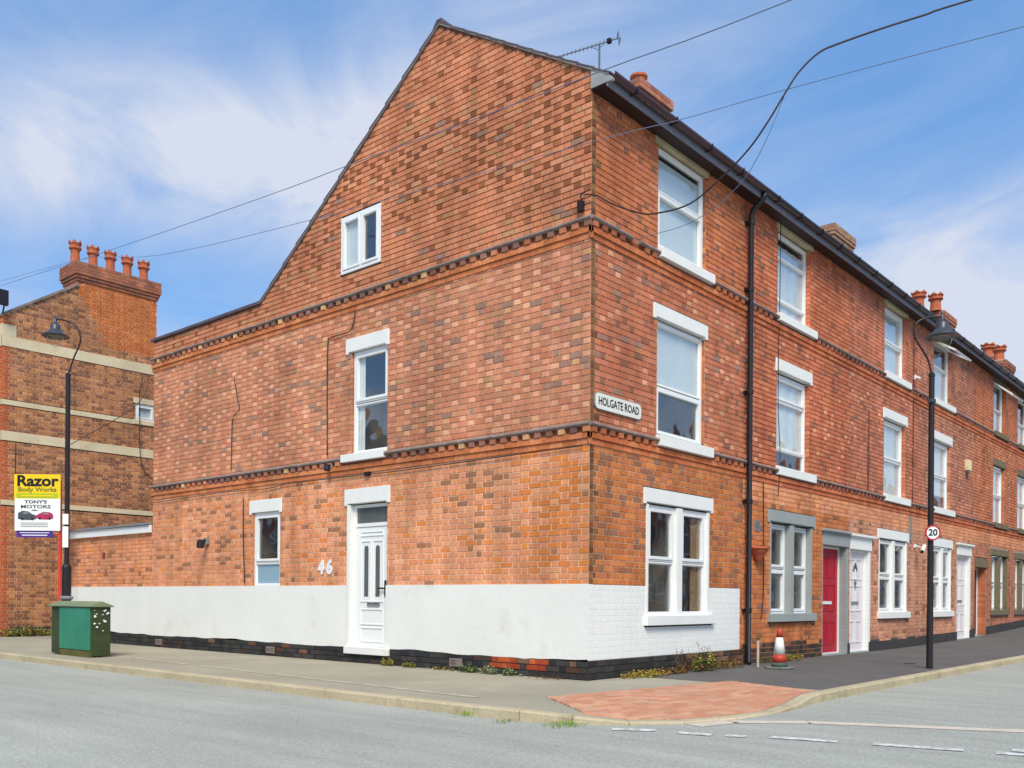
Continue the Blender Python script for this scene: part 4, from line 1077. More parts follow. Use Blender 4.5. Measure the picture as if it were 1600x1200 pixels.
half = [(0, 1, 0.50, 1, True), (0, 1, 0, 0.47, False)]
full_b = lambda a: (half, [(0, 1, 0, 0.97, BLIND)])
terrace('terrace_house', 4.30, 8.86, 'second house from the corner, with grey painted window surround and red front door', cfun('2', '2l'), mo((150, 84, 62), (196, 144, 110)),
        [(5.53, 6.93)], [(5.31, 7.09)],
        [dict(a=7.60, b=8.78, top=2.15, rec=0.14, fr1=0, mat=RED, revmat=GREYP, lint=GREYP, label='red panelled front door', white_lb=True, canopy=(7.52, 8.86), canmat=GREYP)], 300,
        st(lambda a: (sash2, [(0, 1, 0, 0.9, CURTAIN)]), lambda a: ([(0, 1, 0.75, 1, True), (0, 1, 0.21, 0.72, False), (0, 1, 0, 0.18, False)], [(0, 1, 0.2, 1, CURTAIN)]), STONE, WHITEB, WHITEB, GREYP, 0.10, False),
        (0.30, pal((70, 62, 58), (96, 66, 50), (60, 56, 56)), False))
terrace('terrace_house', 8.86, 13.30, 'third house from the corner, pale pink brick below, with white door and window surrounds', cfun('3', '3l'), mo((160, 104, 82), (206, 164, 136)),
        [(10.88, 12.31)], [(10.62, 12.44)],
        [dict(a=8.98, b=10.02, top=2.13, rec=0.08, fr1=0, mat=WDOOR, revmat=WHITEB, lint=WHITEB, label='white front door with grey motif', glyph=True, canopy=(8.88, 10.24), canmat=WHITEB)], 0,
        st(full_b, full_b, STONE, WHITEB, WHITEB, WHITEB, 0.04), (0.20, pal((80, 78, 78)), True),
        chim=(12.75, 14.05, 1.9, 2.7, 8.9, 10.42, pal((176, 136, 110), (168, 126, 100), (184, 146, 120)), []))
terrace('terrace_house', 13.30, 17.90, 'fourth house from the corner, white door at its far side and an open top window', cfun('4', '3l'), mo((164, 112, 92), (206, 164, 136)),
        [(14.35, 15.82)], [(14.36, 15.90)],
        [dict(a=16.45, b=17.62, top=2.32, rec=0.08, fr1=0, mat=WDOOR, revmat=WHITEB, lint=WHITEB, label='white front door', canopy=(16.36, 17.82), canmat=WHITEB)], 0,
        st(lambda a: ([(0, 1, 0.62, 1, False), (0, 1, 0, 0.58, False)], [(0, 1, 0, 0.6, BLIND)]), lambda a: (half, [(0, 1, 0.2, 1, CURTAIN)]), STONE_DK, WHITEB, WHITEB, WHITEB, 0.04), (0.22, pal((80, 78, 78)), True))
def house56(x0, x1, label, dx, wins, gw, chim=None):
    ds = [dict(a=dx, b=dx+1.15, top=2.05, rec=0.22, fr1=0, mat=DKDOOR, revmat=None, lint=STONE_DK, label='dark front door', canopy=None)] if dx else []
    terrace('terrace_house', x0, x1, label, cfun('5', '4'), mo((156, 96, 72), (190, 140, 112)), wins, gw, ds, 0,
            st(lambda a: ([(0, 1, 0.5, 1, False), (0, 1, 0, 0.46, False)], [(0, 1, 0, 0.5, BLIND)]), lambda a: (half, [(0, 1, 0, 1, CURTAIN)]), STONE_DK, STONE_DK, STONE_DK, STONE_DK, 0.12), (0.24, pal((84, 82, 82)), True), chim=chim)
POT2 = lambda x: [(x, 2.2, 0.26, 0.62, True), (x+0.75, 2.45, 0.24, 0.55, True)]
house56(17.90, 22.30, 'fifth house from the corner, red brick with dark stone sills and a dark recessed door', 18.15, [(20.02, 21.35)], [(19.86, 21.75)], chim=(21.75, 23.0, 1.9, 2.75, 8.9, 10.42, CHB, [(21.75, 2.15, 0.22, 0.55, True), (21.2, 2.5, 0.22, 0.55, True)]))
house56(22.30, 26.80, 'sixth house from the corner, cut by the right edge of the view', 0, [(22.95, 24.4)], [(22.68, 24.5)])
house56(26.80, 31.20, 'far terrace house whose roof and tall chimney pots show past the street lamp', 27.1, [(28.9, 30.3)], [(28.75, 30.6)], chim=(29.6, 31.0, 1.9, 2.75, 8.9, 10.42, CHB, [(29.9, 2.2, 0.26, 0.6, True), (29.1, 2.4, 0.24, 0.55, True)]))
house56(31.20, 35.70, 'last far terrace house hidden behind the sixth one', 0, [(32.0, 33.4)], [(31.8, 33.6)])

# open top-hung casements (parts would be hidden inside the frame; they are their own leaf)
def open_leaf(x0, x1, zt, h, deg, hname):
    mb = MB(); a = math.radians(deg); th = 0.045
    def P(u, t, s): # t along leaf, s thickness
        return (u, 0.05-t*math.sin(a)-s*math.cos(a), zt-t*math.cos(a)+s*math.sin(a))
    def bar(u0, u1, t0, t1):
        vs = [P(u, t, s) for s in (0, th) for (u, t) in ((u0, t0), (u1, t0), (u1, t1), (u0, t1))]
        mb.add(vs, [(0, 1, 2, 3), (7, 6, 5, 4), (0, 4, 5, 1), (1, 5, 6, 2), (2, 6, 7, 3), (3, 7, 4, 0)])
    bar(x0, x1, 0, 0.05); bar(x0, x1, h-0.05, h); bar(x0, x0+0.05, 0.05, h-0.05); bar(x1-0.05, x1, 0.05, h-0.05)
    house = bpy.data.objects[hname]
    o = part('open_sash', mb, UPVC, house, label='top hung sash standing open')
    mb = MB(); vs = [P(u, t, s) for s in (0.018, 0.026) for (u, t) in ((x0+0.05, 0.05), (x1-0.05, 0.05), (x1-0.05, h-0.05), (x0+0.05, h-0.05))]
    mb.add(vs, [(0, 1, 2, 3), (7, 6, 5, 4), (0, 4, 5, 1), (1, 5, 6, 2), (2, 6, 7, 3), (3, 7, 4, 0)])
    part('pane', mb, GLASS, o)
open_leaf(14.40, 15.78, 7.54, 0.62, 58, 'terrace_house.002'); open_leaf(20.05, 21.3, 7.54, 0.7, 50, 'terrace_house.003')
for x0, hn in ((7.6, 'terrace_house'),):
    pass

# ================================================================== OUTBUILDING at the rear
OB = thing('outbuilding', (0, 13.3, 0), 'low brick lean-to behind the corner house with white fascia and white painted base', 'outbuilding')
ob, om = brickwork(lambda z: (-15.34, -11.36), 1.245, 2.42, [], lambda k, u, z: pick([(0.9, CT['S3']), (0.05, DARKB), (0.05, ORG)]), lambda u, z: s2l((212, 164, 128)))
lay(OB, [dict(bricks=ob, mortar=om, frame=FG, rotz=-pi/2, normal=nrm_g, d=0.012), dict(bricks=gp_out, mortar=gpm_o, frame=FG, rotz=-pi/2, normal=nrm_g, d=-0.022)], 0)
mb = MB(FG); band(-15.34, -11.35) if False else None
mb = MB(FG)
n = 30
for i in range(n):
    a, b = lerp(-15.34, -11.352, i/n), lerp(-15.34, -11.352, (i+1)/n)
    mb.add([(a, -0.016, lowz(a)), (b, -0.016, lowz(b)), (b, -0.016, 1.262), (a, -0.016, 1.262), (a, 0.02, 1.262), (b, 0.02, 1.262)], [(0, 1, 2, 3), (3, 2, 5, 4)])
part('render_band', mb, WHITE, OB)
mb = MB(FG); mb.box(-15.36, -11.37, -0.06, 0.0, 2.40, 2.56); part('fascia', mb, UPVC, OB, bevel=0.005)
mb = MB(FG); mb.add([(-15.42, -0.10, 2.565), (-11.37, -0.10, 2.565), (-11.37, 2.5, 2.95), (-15.42, 2.5, 2.95), (-15.42, -0.10, 2.61), (-11.37, -0.10, 2.61), (-11.37, 2.5, 3.0), (-15.42, 2.5, 3.0)],
                    [(3, 2, 1, 0), (4, 5, 6, 7), (0, 1, 5, 4), (1, 2, 6, 5), (2, 3, 7, 6), (3, 0, 4, 7)]); part('roof', mb, LEAD, OB)
mb = MB(); mb.box(0.02, 2.5, 15.28, 15.34, 0, 2.5); mb.box(2.44, 2.5, 11.4, 15.3, 0, 2.9); part('rear_wall', mb, M_REAR, OB)
mb = MB(FG); mb.box(-13.62, -13.50, 0.002, 0.02, 1.90, 2.04); part('vent', mb, M_plain('vent_brown', (120, 62, 48), 0.8), OB)

# ================================================================== FAR BRICK BUILDING at left
LB = thing('brick_building', (-0.5, 18.1, 0), 'tall brick building with pale stone bands and a five pot chimney at the left', 'building')
FL = F_front(18.1); X0, X1 = -0.50, 3.64
def l_edges(z):
    if z < 8.22: return (X0, X1)
    return (min(X1-0.1, max(X0, 1.36-(9.40-z)/0.655)), X1)
LOPS = [(X0-1, X1+1, 7.41, 7.68), (X0-1, X0+0.33, 7.68, 7.97), (X0-1, X1+1, 5.92, 6.05), (X0-1, X1+1, 5.01, 5.25), (X0-1, X1+1, 3.36, 3.49), (3.02, 3.60, 6.05, 6.52), (2.96, 3.64, 6.52, 6.68)]
LBc = pal((186, 122, 80), (176, 112, 74), (196, 134, 90), (180, 118, 86)); LBd = pal((128, 86, 72), (138, 90, 74), (130, 80, 62)); LBy = pal((206, 142, 90), (212, 150, 104))
def lcol(k, u, z):
    if z > 7.9 and u > 1.36+(9.4-z)*0.6: return pick([(1, pal((208, 110, 48), (198, 102, 46), (214, 120, 58)))])
    if u < X0+0.25: return pick([(1, pal((196, 100, 60), (188, 92, 56)))])
    if z < 0.28: return jit(random.choice(pal((80, 72, 62), (96, 88, 64), (70, 62, 60))), 0.2)
    dk = 0.34 if z > 1.2 else 0.45
    return pick([(1-dk, LBc), (dk, LBd), (0.10, LBy)])
SOFT = 0.25
lb, lm = brickwork(l_edges, -0.08, 9.56, LOPS, lcol, lambda u, z: s2l((216, 184, 148)))
walls_l = [dict(bricks=lb, mortar=lm, frame=FL, rotz=0, normal=nrm_f, d=0.0)]
# its street front facing left
FLg = lambda u, d, v: (X0+d, 18.1-u, v)
lb2, lm2 = brickwork(lambda z: (-9.0, 0.0), -0.08, 8.2, [], lambda k, u, z: pick([(1, pal((204, 112, 66), (196, 104, 60), (210, 122, 76)))]), lambda u, z: s2l((176, 112, 80)))
walls_l.append(dict(bricks=lb2, mortar=lm2, frame=FLg, rotz=-pi/2, normal=nrm_g, d=0.0))
lay(LB, walls_l, 300)
for (a, b, zl, zh, nm) in ((X0-0.02, X1+0.02, 7.41, 7.68, 'stone_band'), (X0-0.02, X1, 5.92, 6.05, 'stone_band'), (X0-0.02, X1, 5.01, 5.25, 'stone_band'), (X0-0.02, X1, 3.36, 3.49, 'stone_band')):
    x = a; k = 0
    while x < b-0.05:
        e = min(b, x+0.9+0.2*(k % 2)); mb = MB(FL); mb.box(x+0.002, e-0.002, -0.018, 0.03, zl, zh); part(nm, mb, BAND, LB, bevel=0.004); x = e; k += 1
mb = MB(FL); mb.box(X0-0.02, X0+0.33, -0.018, 0.03, 7.682, 7.97); part('stone_band', mb, BAND, LB, bevel=0.004)
for zl, zh in ((7.41, 7.97), (5.92, 6.05), (5.01, 5.25), (3.36, 3.49)):
    mb = MB(); mb.box(X0-0.018, X0+0.02, 18.10, 27, zl, zh); part('stone_band', mb, BAND, LB)
window(FL, LB, 3.02, 3.60, 6.05, 6.52, 0.02, [(0, 1, 0, 1, True)], label='small white framed window', curt=[(0, 1, 0, 1, BLIND)], deep=0.4)
slab(FL, 'lintel', LB, 2.96, 3.64, 6.525, 6.68, BAND, 0.015)
slab(FL, 'window_sill', LB, 2.96, 3.64, 5.93, 6.06, BAND, 0.04)
# copings on the sloping parapet
mb = MB(FL); n = 5
for k in range(n):
    xa, xb = lerp(X0-0.03, 1.40, k/n)+0.003, lerp(X0-0.03, 1.40, (k+1)/n)-0.003
    f = lambda x: 9.40-(1.36-x)*0.655
    mb.add([(xa, -0.05, f(xa)), (xb, -0.05, f(xb)), (xb, 0.3, f(xb)), (xa, 0.3, f(xa)), (xa, -0.05, f(xa)+0.07), (xb, -0.05, f(xb)+0.07), (xb, 0.3, f(xb)+0.07), (xa, 0.3, f(xa)+0.07)],
           [(3, 2, 1, 0), (4, 5, 6, 7), (0, 1, 5, 4), (1, 2, 6, 5), (2, 3, 7, 6), (3, 0, 4, 7)])
part('coping', mb, LIP, LB)
mb = MB(FL); mb.add([(X0, 0.3, 8.1), (X1, 0.3, 9.6), (X1, 9, 9.6), (X0, 9, 8.1)], [(0, 1, 2, 3)]); rfL = part('roof', mb, SLATE, LB)
mb = MB(FL); mb.box(X1-0.05, X1-0.01, 0.02, 9, 0, 9.5); mb.box(X0, X1, 8.9, 9.0, 0, 8.2); part('rear_wall', mb, M_REAR, LB)
mb = MB(FL); mb.box(1.37, X1, 0.014, 0.80, 8.3, 9.56); part('stack_base', mb, M_REAR, LB)
chL = chimney(rfL, 1.38, 3.64, 18.098, 18.95, 9.56, 10.06, pal((174, 108, 80), (164, 98, 72), (150, 96, 80)), [(1.48+k*0.49, 18.5, 0.155, 0.64, True) for k in range(5)], corb=(0.09, 6))
mb = MB(FL); mb.box(3.58, 3.72, -0.12, 0.0, 7.36, 7.60); part('gutter_end', mb, BLKMETAL, LB)
mb = MB(); mb.tube([(-0.53, 18.02, 8.2), (-0.53, 17.9, 8.45), (-0.5, 17.8, 8.5)], 0.02, 6); mb.box(-0.72, -0.50, 17.72, 17.84, 8.35, 8.72)
fl_ = part('floodlight', mb, BLKMETAL); tag(fl_, 'dark floodlight on a bracket at the top left corner of the far building', 'floodlight')

# ================================================================== OPPOSITE TERRACES (behind the viewer, mirrored in the windows)
OPPB, nt_, b_ = new_mat('distant_terrace_brick')
brn = nt_.nodes.new('ShaderNodeTexBrick'); brn.inputs['Scale'].default_value = 4.4; brn.inputs['Color1'].default_value = (*s2l((170, 96, 70)), 1); brn.inputs['Color2'].default_value = (*s2l((150, 84, 62)), 1); brn.inputs['Mortar'].default_value = (*s2l((170, 130, 110)), 1)
tc_ = nt_.nodes.new('ShaderNodeTexCoord'); mp_ = nt_.nodes.new('ShaderNodeMapping'); mp_.inputs['Rotation'].default_value = (pi/2, 0, 0)
nt_.links.new(tc_.outputs['Object'], mp_.inputs[0]); nt_.links.new(mp_.outputs[0], brn.inputs[0]); nt_.links.new(brn.outputs[0], b_.inputs['Base Color']); b_.inputs['Roughness'].default_value = 0.9
def opp(i, origin, rotz, label):
    H = bpy.data.objects.new('opposite_house', None); COL.objects.link(H); H.location = origin; H.rotation_euler = (0, 0, rotz); tag(H, label, 'house', 'terrace houses across the street')
    def P(name, mb, mat):
        me = mb.mesh(name, mat); o = bpy.data.objects.new(name, me); COL.objects.link(o); o.parent = H; return o
    mb = MB(); mb.box(0, 4.498, 0, 7, -0.1, 7.0); mb.add([(0, 0, 7.0), (0, 7, 7.0), (0, 3.5, 9.4), (4.498, 0, 7.0), (4.498, 7, 7.0), (4.498, 3.5, 9.4)], [(0, 2, 1), (3, 4, 5)]); P('wall', mb, OPPB)
    mb = MB(); mb.add([(0, -0.3, 6.9), (4.5, -0.3, 6.9), (4.5, 3.5, 9.5), (0, 3.5, 9.5), (0, 7.3, 6.9), (4.5, 7.3, 6.9)], [(0, 1, 2, 3), (3, 2, 5, 4)]); P('roof', mb, SLATE)
    for (a, b, c, d) in ((0.5, 1.6, 3.2, 4.8), (2.9, 4.0, 3.2, 4.8), (0.4, 2.2, 0.9, 2.5), (0.5, 1.6, 5.3, 6.6), (2.9, 4.0, 5.3, 6.6)):
        mb = MB(); ring(mb, a, b, c, d, 0.08, -0.03, 0.02); mb.box(a, b, -0.03, 0.02, (c+d)/2-0.04, (c+d)/2+0.04); mb.box(a-0.1, b+0.1, -0.04, 0.01, d+0.002, d+0.22); wv = P('window', mb, UPVC)
        mb = MB(); mb.box(a+0.05, b-0.05, -0.01, 0.0, c+0.05, d-0.05); P('pane', mb, FROST_GREY)
    mb = MB(); mb.box(3.0, 3.9, -0.02, 0.01, 0.0, 2.2); P('door', mb, WDOOR)
    mb = MB(); mb.box(-0.4, 0.4, 3.0, 4.0, 8.4, 10.6); P('chimney', mb, OPPB)
for i in range(15): opp(i, (18+4.5*i, -15.5, 0), pi, 'brick terrace house across the side road, seen only mirrored in the front windows')
for i in range(8): opp(i, (-17.0, 12.0+4.5*i, 0), pi/2, 'brick terrace house opposite the gable, seen only mirrored in its windows')

# ================================================================== STREET LAMPS, SIGNS
RV = Vector((0.6552, -0.7555, 0))          # direction along which both lamp arms swing
BOWL = M_glass('lamp_bowl', 1.6, wob=0.0, tint=(0.93, 0.94, 0.86))
def street_lamp(x, y, pole_h, pts, lan, scale, label):
    z0 = gz(x)
    H = thing('street_lamp', (x, y, z0), label, 'street lamp', 'swan neck street lamps')
    mb = MB(); mb.lathe([(0.052, -0.02), (0.050, 0.9), (0.048, 0.95), (0.046, 1.0), (0.044, pole_h-0.05), (0.050, pole_h-0.03), (0.050, pole_h), (0.025, pole_h+0.03)], (x, y, z0), 16); pole = part('pole', mb, BLKMETAL, H, smooth=False)
    mb = MB(); B = Vector((x, y, 0)); P = [B+RV*u+Vector((0, 0, z)) for u, z in pts]
    # smooth the neck with Catmull-Rom
    Q = []
    for i in range(len(P)-1):
        p0, p1, p2, p3 = P[max(i-1, 0)], P[i], P[i+1], P[min(i+2, len(P)-1)]
        for k in range(6):
            t = k/6; Q.append(0.5*((2*p1)+(p2-p0)*t+(2*p0-5*p1+4*p2-p3)*t*t+(3*p1-3*p2+p3-p0)*t**3))
    Q.append(P[-1]); mb.tube(Q, 0.016, 8); part('arm', mb, BLKMETAL, H, smooth=True)
    c = B+RV*lan[0]+Vector((0, 0, lan[1])); s = scale
    mb = MB(); mb.lathe([(0.008, 0.10), (0.018, 0.07), (0.012, 0.05), (0.03, 0.02), (0.03, -0.05), (0.085, -0.07), (0.10, -0.10), (0.10, -0.17), (0.13, -0.20), (0.15, -0.235), (0.25, -0.29), (0.262, -0.31), (0.24, -0.30), (0.13, -0.255)][::-1] if False else
                       [(0.008*s, 0.10*s), (0.018*s, 0.07*s), (0.012*s, 0.05*s), (0.03*s, 0.02*s), (0.03*s, -0.05*s), (0.085*s, -0.07*s), (0.10*s, -0.10*s), (0.10*s, -0.17*s), (0.13*s, -0.20*s), (0.15*s, -0.235*s), (0.25*s, -0.29*s), (0.262*s, -0.31*s), (0.24*s, -0.302*s), (0.13*s, -0.26*s)], tuple(c), 24)
    part('hood', mb, LAMPMETAL, H, smooth=True)
    mb = MB(); mb.lathe([(0.150*s, -0.285*s), (0.155*s, -0.33*s), (0.13*s, -0.41*s), (0.09*s, -0.48*s), (0.04*s, -0.525*s), (0.005*s, -0.54*s)], tuple(c), 20); part('bowl', mb, BOWL, H, smooth=True)
    return H
LXR, LYR = 5.71, -2.53
street_lamp(LXR, LYR, 4.68, [(0, 4.66), (-0.07, 4.93), (-0.24, 5.20), (-0.29, 5.36), (-0.24, 5.50), (-0.07, 5.58), (0.13, 5.59)], (0.16, 5.58), 1.0, 'black swan neck street lamp on the right pavement carrying a round speed limit sign')
LXL, LYL = -1.95, 10.93
street_lamp(LXL, LYL, 5.30, [(-0.0, 5.28), (0.10, 5.60), (0.23, 5.93), (0.19, 6.15), (0.08, 6.28), (-0.10, 6.34), (-0.22, 6.35)], (-0.25, 6.32), 0.95, 'black swan neck street lamp behind the green cabinet at the left')
lampL = bpy.data.objects['street_lamp.001']
mb = MB(); mb.lathe([(0.085, 0), (0.085, 1.60), (0.06, 1.66)], (LXL, LYL, 0), 12); part('base_sleeve', mb, BLKMETAL, lampL)
mb = MB(); mb.lathe([(0.10, 0.98), (0.12, 1.0), (0.12, 1.03), (0.10, 1.05)], (LXL, LYL, 0), 12); part('collar', mb, LEAD, lampL)
for (z0_, z1_) in ((2.42, 2.62), (1.98, 2.38)):
    mb = MB()
    c = Vector((LXL, LYL, 0))-vdir*0.056
    for du in (-1,):
        a = c-RV*0.06; b = c+RV*0.05
        mb.add([(a.x, a.y, z0_), (b.x, b.y, z0_), (b.x, b.y, z1_), (a.x, a.y, z1_), (a.x+vdir.x*.01, a.y+vdir.y*.01, z0_), (b.x+vdir.x*.01, b.y+vdir.y*.01, z0_), (b.x+vdir.x*.01, b.y+vdir.y*.01, z1_), (a.x+vdir.x*.01, a.y+vdir.y*.01, z1_)],
               [(0, 1, 2, 3), (7, 6, 5, 4), (0, 4, 5, 1), (2, 6, 7, 3), (0, 3, 7, 4), (1, 5, 6, 2)])
    part('notice_sticker', mb, UPVC, lampL)
# bracket band and camera box on the right lamp
mb = MB(); mb.lathe([(0.062, -0.03), (0.066, -0.02), (0.066, 0.02), (0.062, 0.03)], (LXR, LYR, 4.25), 12); mb.box(LXR-0.09, LXR-0.05, LYR-0.03, LYR+0.03, 4.22, 4.28); part('collar', mb, LAMPMETAL, bpy.data.objects['street_lamp'])

# 20 roundel
SIGNW = M_plain('sign_white', (236, 238, 242), 0.4, 1, 2, 0.01); SIGNR = M_plain('sign_red', (178, 30, 40), 0.4, 1, 2, 0.02); SIGNK = M_plain('sign_black', (24, 24, 26), 0.5, 1, 2, 0.02)
sp = thing('speed_limit_sign', (LXR, LYR, 2.15), 'round white and red 20 speed limit sign on the right lamp post', 'road sign')
def disc(mb, c, r0, r1, t, n=32):
    cv = Vector(c); vs = []
    nv = -vdir
    for k in range(n):
        a = 2*pi*k/n; dv = RV*math.cos(a)+Vector((0, 0, 1))*math.sin(a)
        for r in (r0, r1):
            for tt in (0, t): q = cv+dv*r+nv*tt; vs.append(tuple(q))
    fs = []
    for k in range(n):
        a, b = k*4, ((k+1) % n)*4
        fs += [(a+1, b+1, b+3, a+3), (a+2, a+3, b+3, b+2), (a, a+1, b+1, b), (a, a+2, b+2, b)]
    mb.add(vs, fs)
cc = Vector((LXR, LYR, 2.155))-vdir*0.07
mb = MB(); disc(mb, cc, 0.0005, 0.098, 0.012); part('plate', mb, SIGNW, sp)
mb = MB(); disc(mb, cc, 0.098, 0.122, 0.014); part('red_ring', mb, SIGNR, sp)
put_text('lettering', '20', 0.145, SIGNK, sp, cc-vdir*0.014, RV, offset=0.004)
mb = MB(); mb.lathe([(0.06, -0.02), (0.06, 0.02)], (LXR, LYR, 2.155), 10); part('clamp', mb, LEAD, sp)

# advertising boards on a red post
YEL = M_plain('yellow_board', (240, 200, 20), 0.5, 1, 3, 0.04); LIME = M_plain('lime_panel', (160, 186, 40), 0.5, 1, 3, 0.05); PURP = M_plain('purple_board', (76, 44, 140), 0.5, 1, 3, 0.05); REDPOST = M_plain('red_post_paint', (206, 60, 46), 0.5, 1, 5, 0.08)
PB = Vector((-0.44, 14.42, 0))
def board(name, u0, u1, z0, z1, mat, label, off, cat='sign', group='advertising boards on the red post'):
    H = thing(name, tuple(PB+RV*((u0+u1)/2)+Vector((0, 0, z0))), label, cat, group)
    mb = MB(); a = PB+RV*u0-vdir*off; b = PB+RV*u1-vdir*off; t = vdir*0.02
    vs = [(a.x, a.y, z0), (b.x, b.y, z0), (b.x, b.y, z1), (a.x, a.y, z1), (a.x+t.x, a.y+t.y, z0), (b.x+t.x, b.y+t.y, z0), (b.x+t.x, b.y+t.y, z1), (a.x+t.x, a.y+t.y, z1)]
    mb.add(vs, [(0, 1, 2, 3), (7, 6, 5, 4), (0, 4, 5, 1), (2, 6, 7, 3), (0, 3, 7, 4), (1, 5, 6, 2)]); part('board', mb, mat, H, bevel=0.006); return H
def onb(u, z, off): v = PB+RV*u-vdir*off; return (v.x, v.y, z)
def flat(H, name, poly, off, mat, label=None):
    mb = MB(); mb.prism(poly, lambda p: onb(p[0], p[1], off), lambda p: onb(p[0], p[1], off-0.004)); return part(name, mb, mat, H, label=label)
yb = board('sign_board', -1.19, -0.13, 3.24, 3.82, YEL, 'yellow sign with large dark lettering, top one on the red post', 0.06)
put_text('lettering', 'Razor', 0.34, SIGNK, yb, onb(-0.66, 3.66, 0.062), RV, offset=0.012, xs=1.16)
put_text('lettering', 'Body Works', 0.14, M_plain('olive_ink', (120, 124, 30), 0.5), yb, onb(-0.66, 3.47, 0.062), RV, offset=0.005, xs=1.22)
flat(yb, 'lime_panel', [(-1.13, 3.275), (-0.19, 3.275), (-0.19, 3.385), (-1.13, 3.385)], 0.064, LIME)
flat(yb, 'small_print', [(-1.05, 3.315), (-0.27, 3.315), (-0.27, 3.345), (-1.05, 3.345)], 0.068, YEL)
wbd = board('sign_board', -1.16, -0.12, 2.53, 3.26, UPVC, 'white sign with two printed cars, middle one on the red post', 0.085)
INK = M_plain('navy_ink', (58, 64, 84), 0.5)
put_text('lettering', "TONY'S", 0.098, INK, wbd, onb(-0.68, 3.185, 0.087), RV, offset=0.003, xs=1.5)
put_text('lettering', 'MOTORS', 0.105, INK, wbd, onb(-0.68, 3.075, 0.087), RV, offset=0.002, xs=1.6)
DKC = M_plain('dark_car_print', (70, 78, 84), 0.5); RDC = M_plain('red_car_print', (170, 44, 88), 0.5)
flat(wbd, 'car_print', [(-1.08, 2.80), (-1.08, 2.93), (-0.98, 2.985), (-0.85, 2.97), (-0.76, 2.91), (-0.66, 2.88), (-0.66, 2.80), (-0.76, 2.775), (-0.98, 2.775)], 0.089, DKC)
flat(wbd, 'car_print', [(-0.70, 2.84), (-0.62, 2.91), (-0.50, 2.965), (-0.34, 2.95), (-0.28, 2.90), (-0.28, 2.81), (-0.40, 2.785), (-0.58, 2.79)], 0.091, RDC)
for (cu, cz) in ((-0.98, 2.80), (-0.75, 2.80), (-0.36, 2.81), (-0.58, 2.815)):
    flat(wbd, 'wheel_print', [(cu+0.028*math.cos(2*pi*k/10), cz+0.028*math.sin(2*pi*k/10)) for k in range(10)], 0.095, SIGNK)
for poly in ([(-0.97, 2.91), (-0.95, 2.955), (-0.87, 2.95), (-0.82, 2.91)], [(-0.53, 2.91), (-0.49, 2.945), (-0.40, 2.935), (-0.37, 2.90)]):
    flat(wbd, 'window_print', poly, 0.095, LEAD)
for z_ in (2.70, 2.66, 2.62): flat(wbd, 'small_print', [(-1.02, z_), (-0.40, z_), (-0.40, z_+0.014), (-1.02, z_+0.014)], 0.089, LEAD)
flat(wbd, 'logo_print', [(-0.78, 2.985), (-0.62, 2.985), (-0.66, 3.01), (-0.74, 3.01)], 0.089, DKC)
pbd = board('sign_board', -1.13, -0.30, 2.38, 2.55, PURP, 'narrow purple sign, lowest one on the red post', 0.06)
flat(pbd, 'small_print', [(-1.05, 2.48), (-0.38, 2.48), (-0.38, 2.495), (-1.05, 2.495)], 0.064, SIGNW); flat(pbd, 'small_print', [(-1.0, 2.42), (-0.42, 2.42), (-0.42, 2.44), (-1.0, 2.44)], 0.064, SIGNW)
mb = MB(); q = PB+RV*(-0.16); mb.tube([(q.x, q.y, 0), (q.x, q.y, 3.7)], 0.036, 10); q2 = PB+RV*(-1.0); rp = part('sign_post', mb, REDPOST)
tag(rp, 'slim red post carrying the advertising boards at the left', 'post')
mb = MB()
for z in (3.6, 3.35, 3.1, 2.7, 2.45):
    a, b = PB+RV*(-1.1), PB+RV*(-0.12); mb.tube([(a.x, a.y, z), (b.x, b.y, z)], 0.012, 6)
part('crossbar', mb, REDPOST, rp)

# street name plate
np_ = thing('street_name_plate', (0.62, -0.01, 3.56), 'white HOLGATE ROAD street name plate on the front wall by the corner', 'street sign')
def rrect(u0, u1, z0, z1, r, n=5):
    P = []
    for cx_, cz, a0 in ((u1-r, z1-r, 0), (u0+r, z1-r, pi/2), (u0+r, z0+r, pi), (u1-r, z0+r, 1.5*pi)):
        for k in range(n+1): a = a0+pi/2*k/n; P.append((cx_+r*math.cos(a), cz+r*math.sin(a)))
    return P
mb = MB(); mb.prism(rrect(0.09, 1.17, 3.57, 3.775, 0.06), lambda p: (p[0], -0.032, p[1]), lambda p: (p[0], -0.002, p[1])); part('plate', mb, M_plain('aged_plate_white', (226, 226, 216), 0.5, 1, 6, 0.04), np_)
mb = MB(); mb.prism(rrect(0.08, 1.18, 3.56, 3.785, 0.068), lambda p: (p[0], -0.026, p[1]), lambda p: (p[0], -0.003, p[1])); part('rim', mb, LEAD, np_)
put_text('lettering', 'HOLGATE ROAD', 0.150, SIGNK, np_, (0.63, -0.034, 3.672), (1, 0, 0), offset=0.0015, xs=0.84)

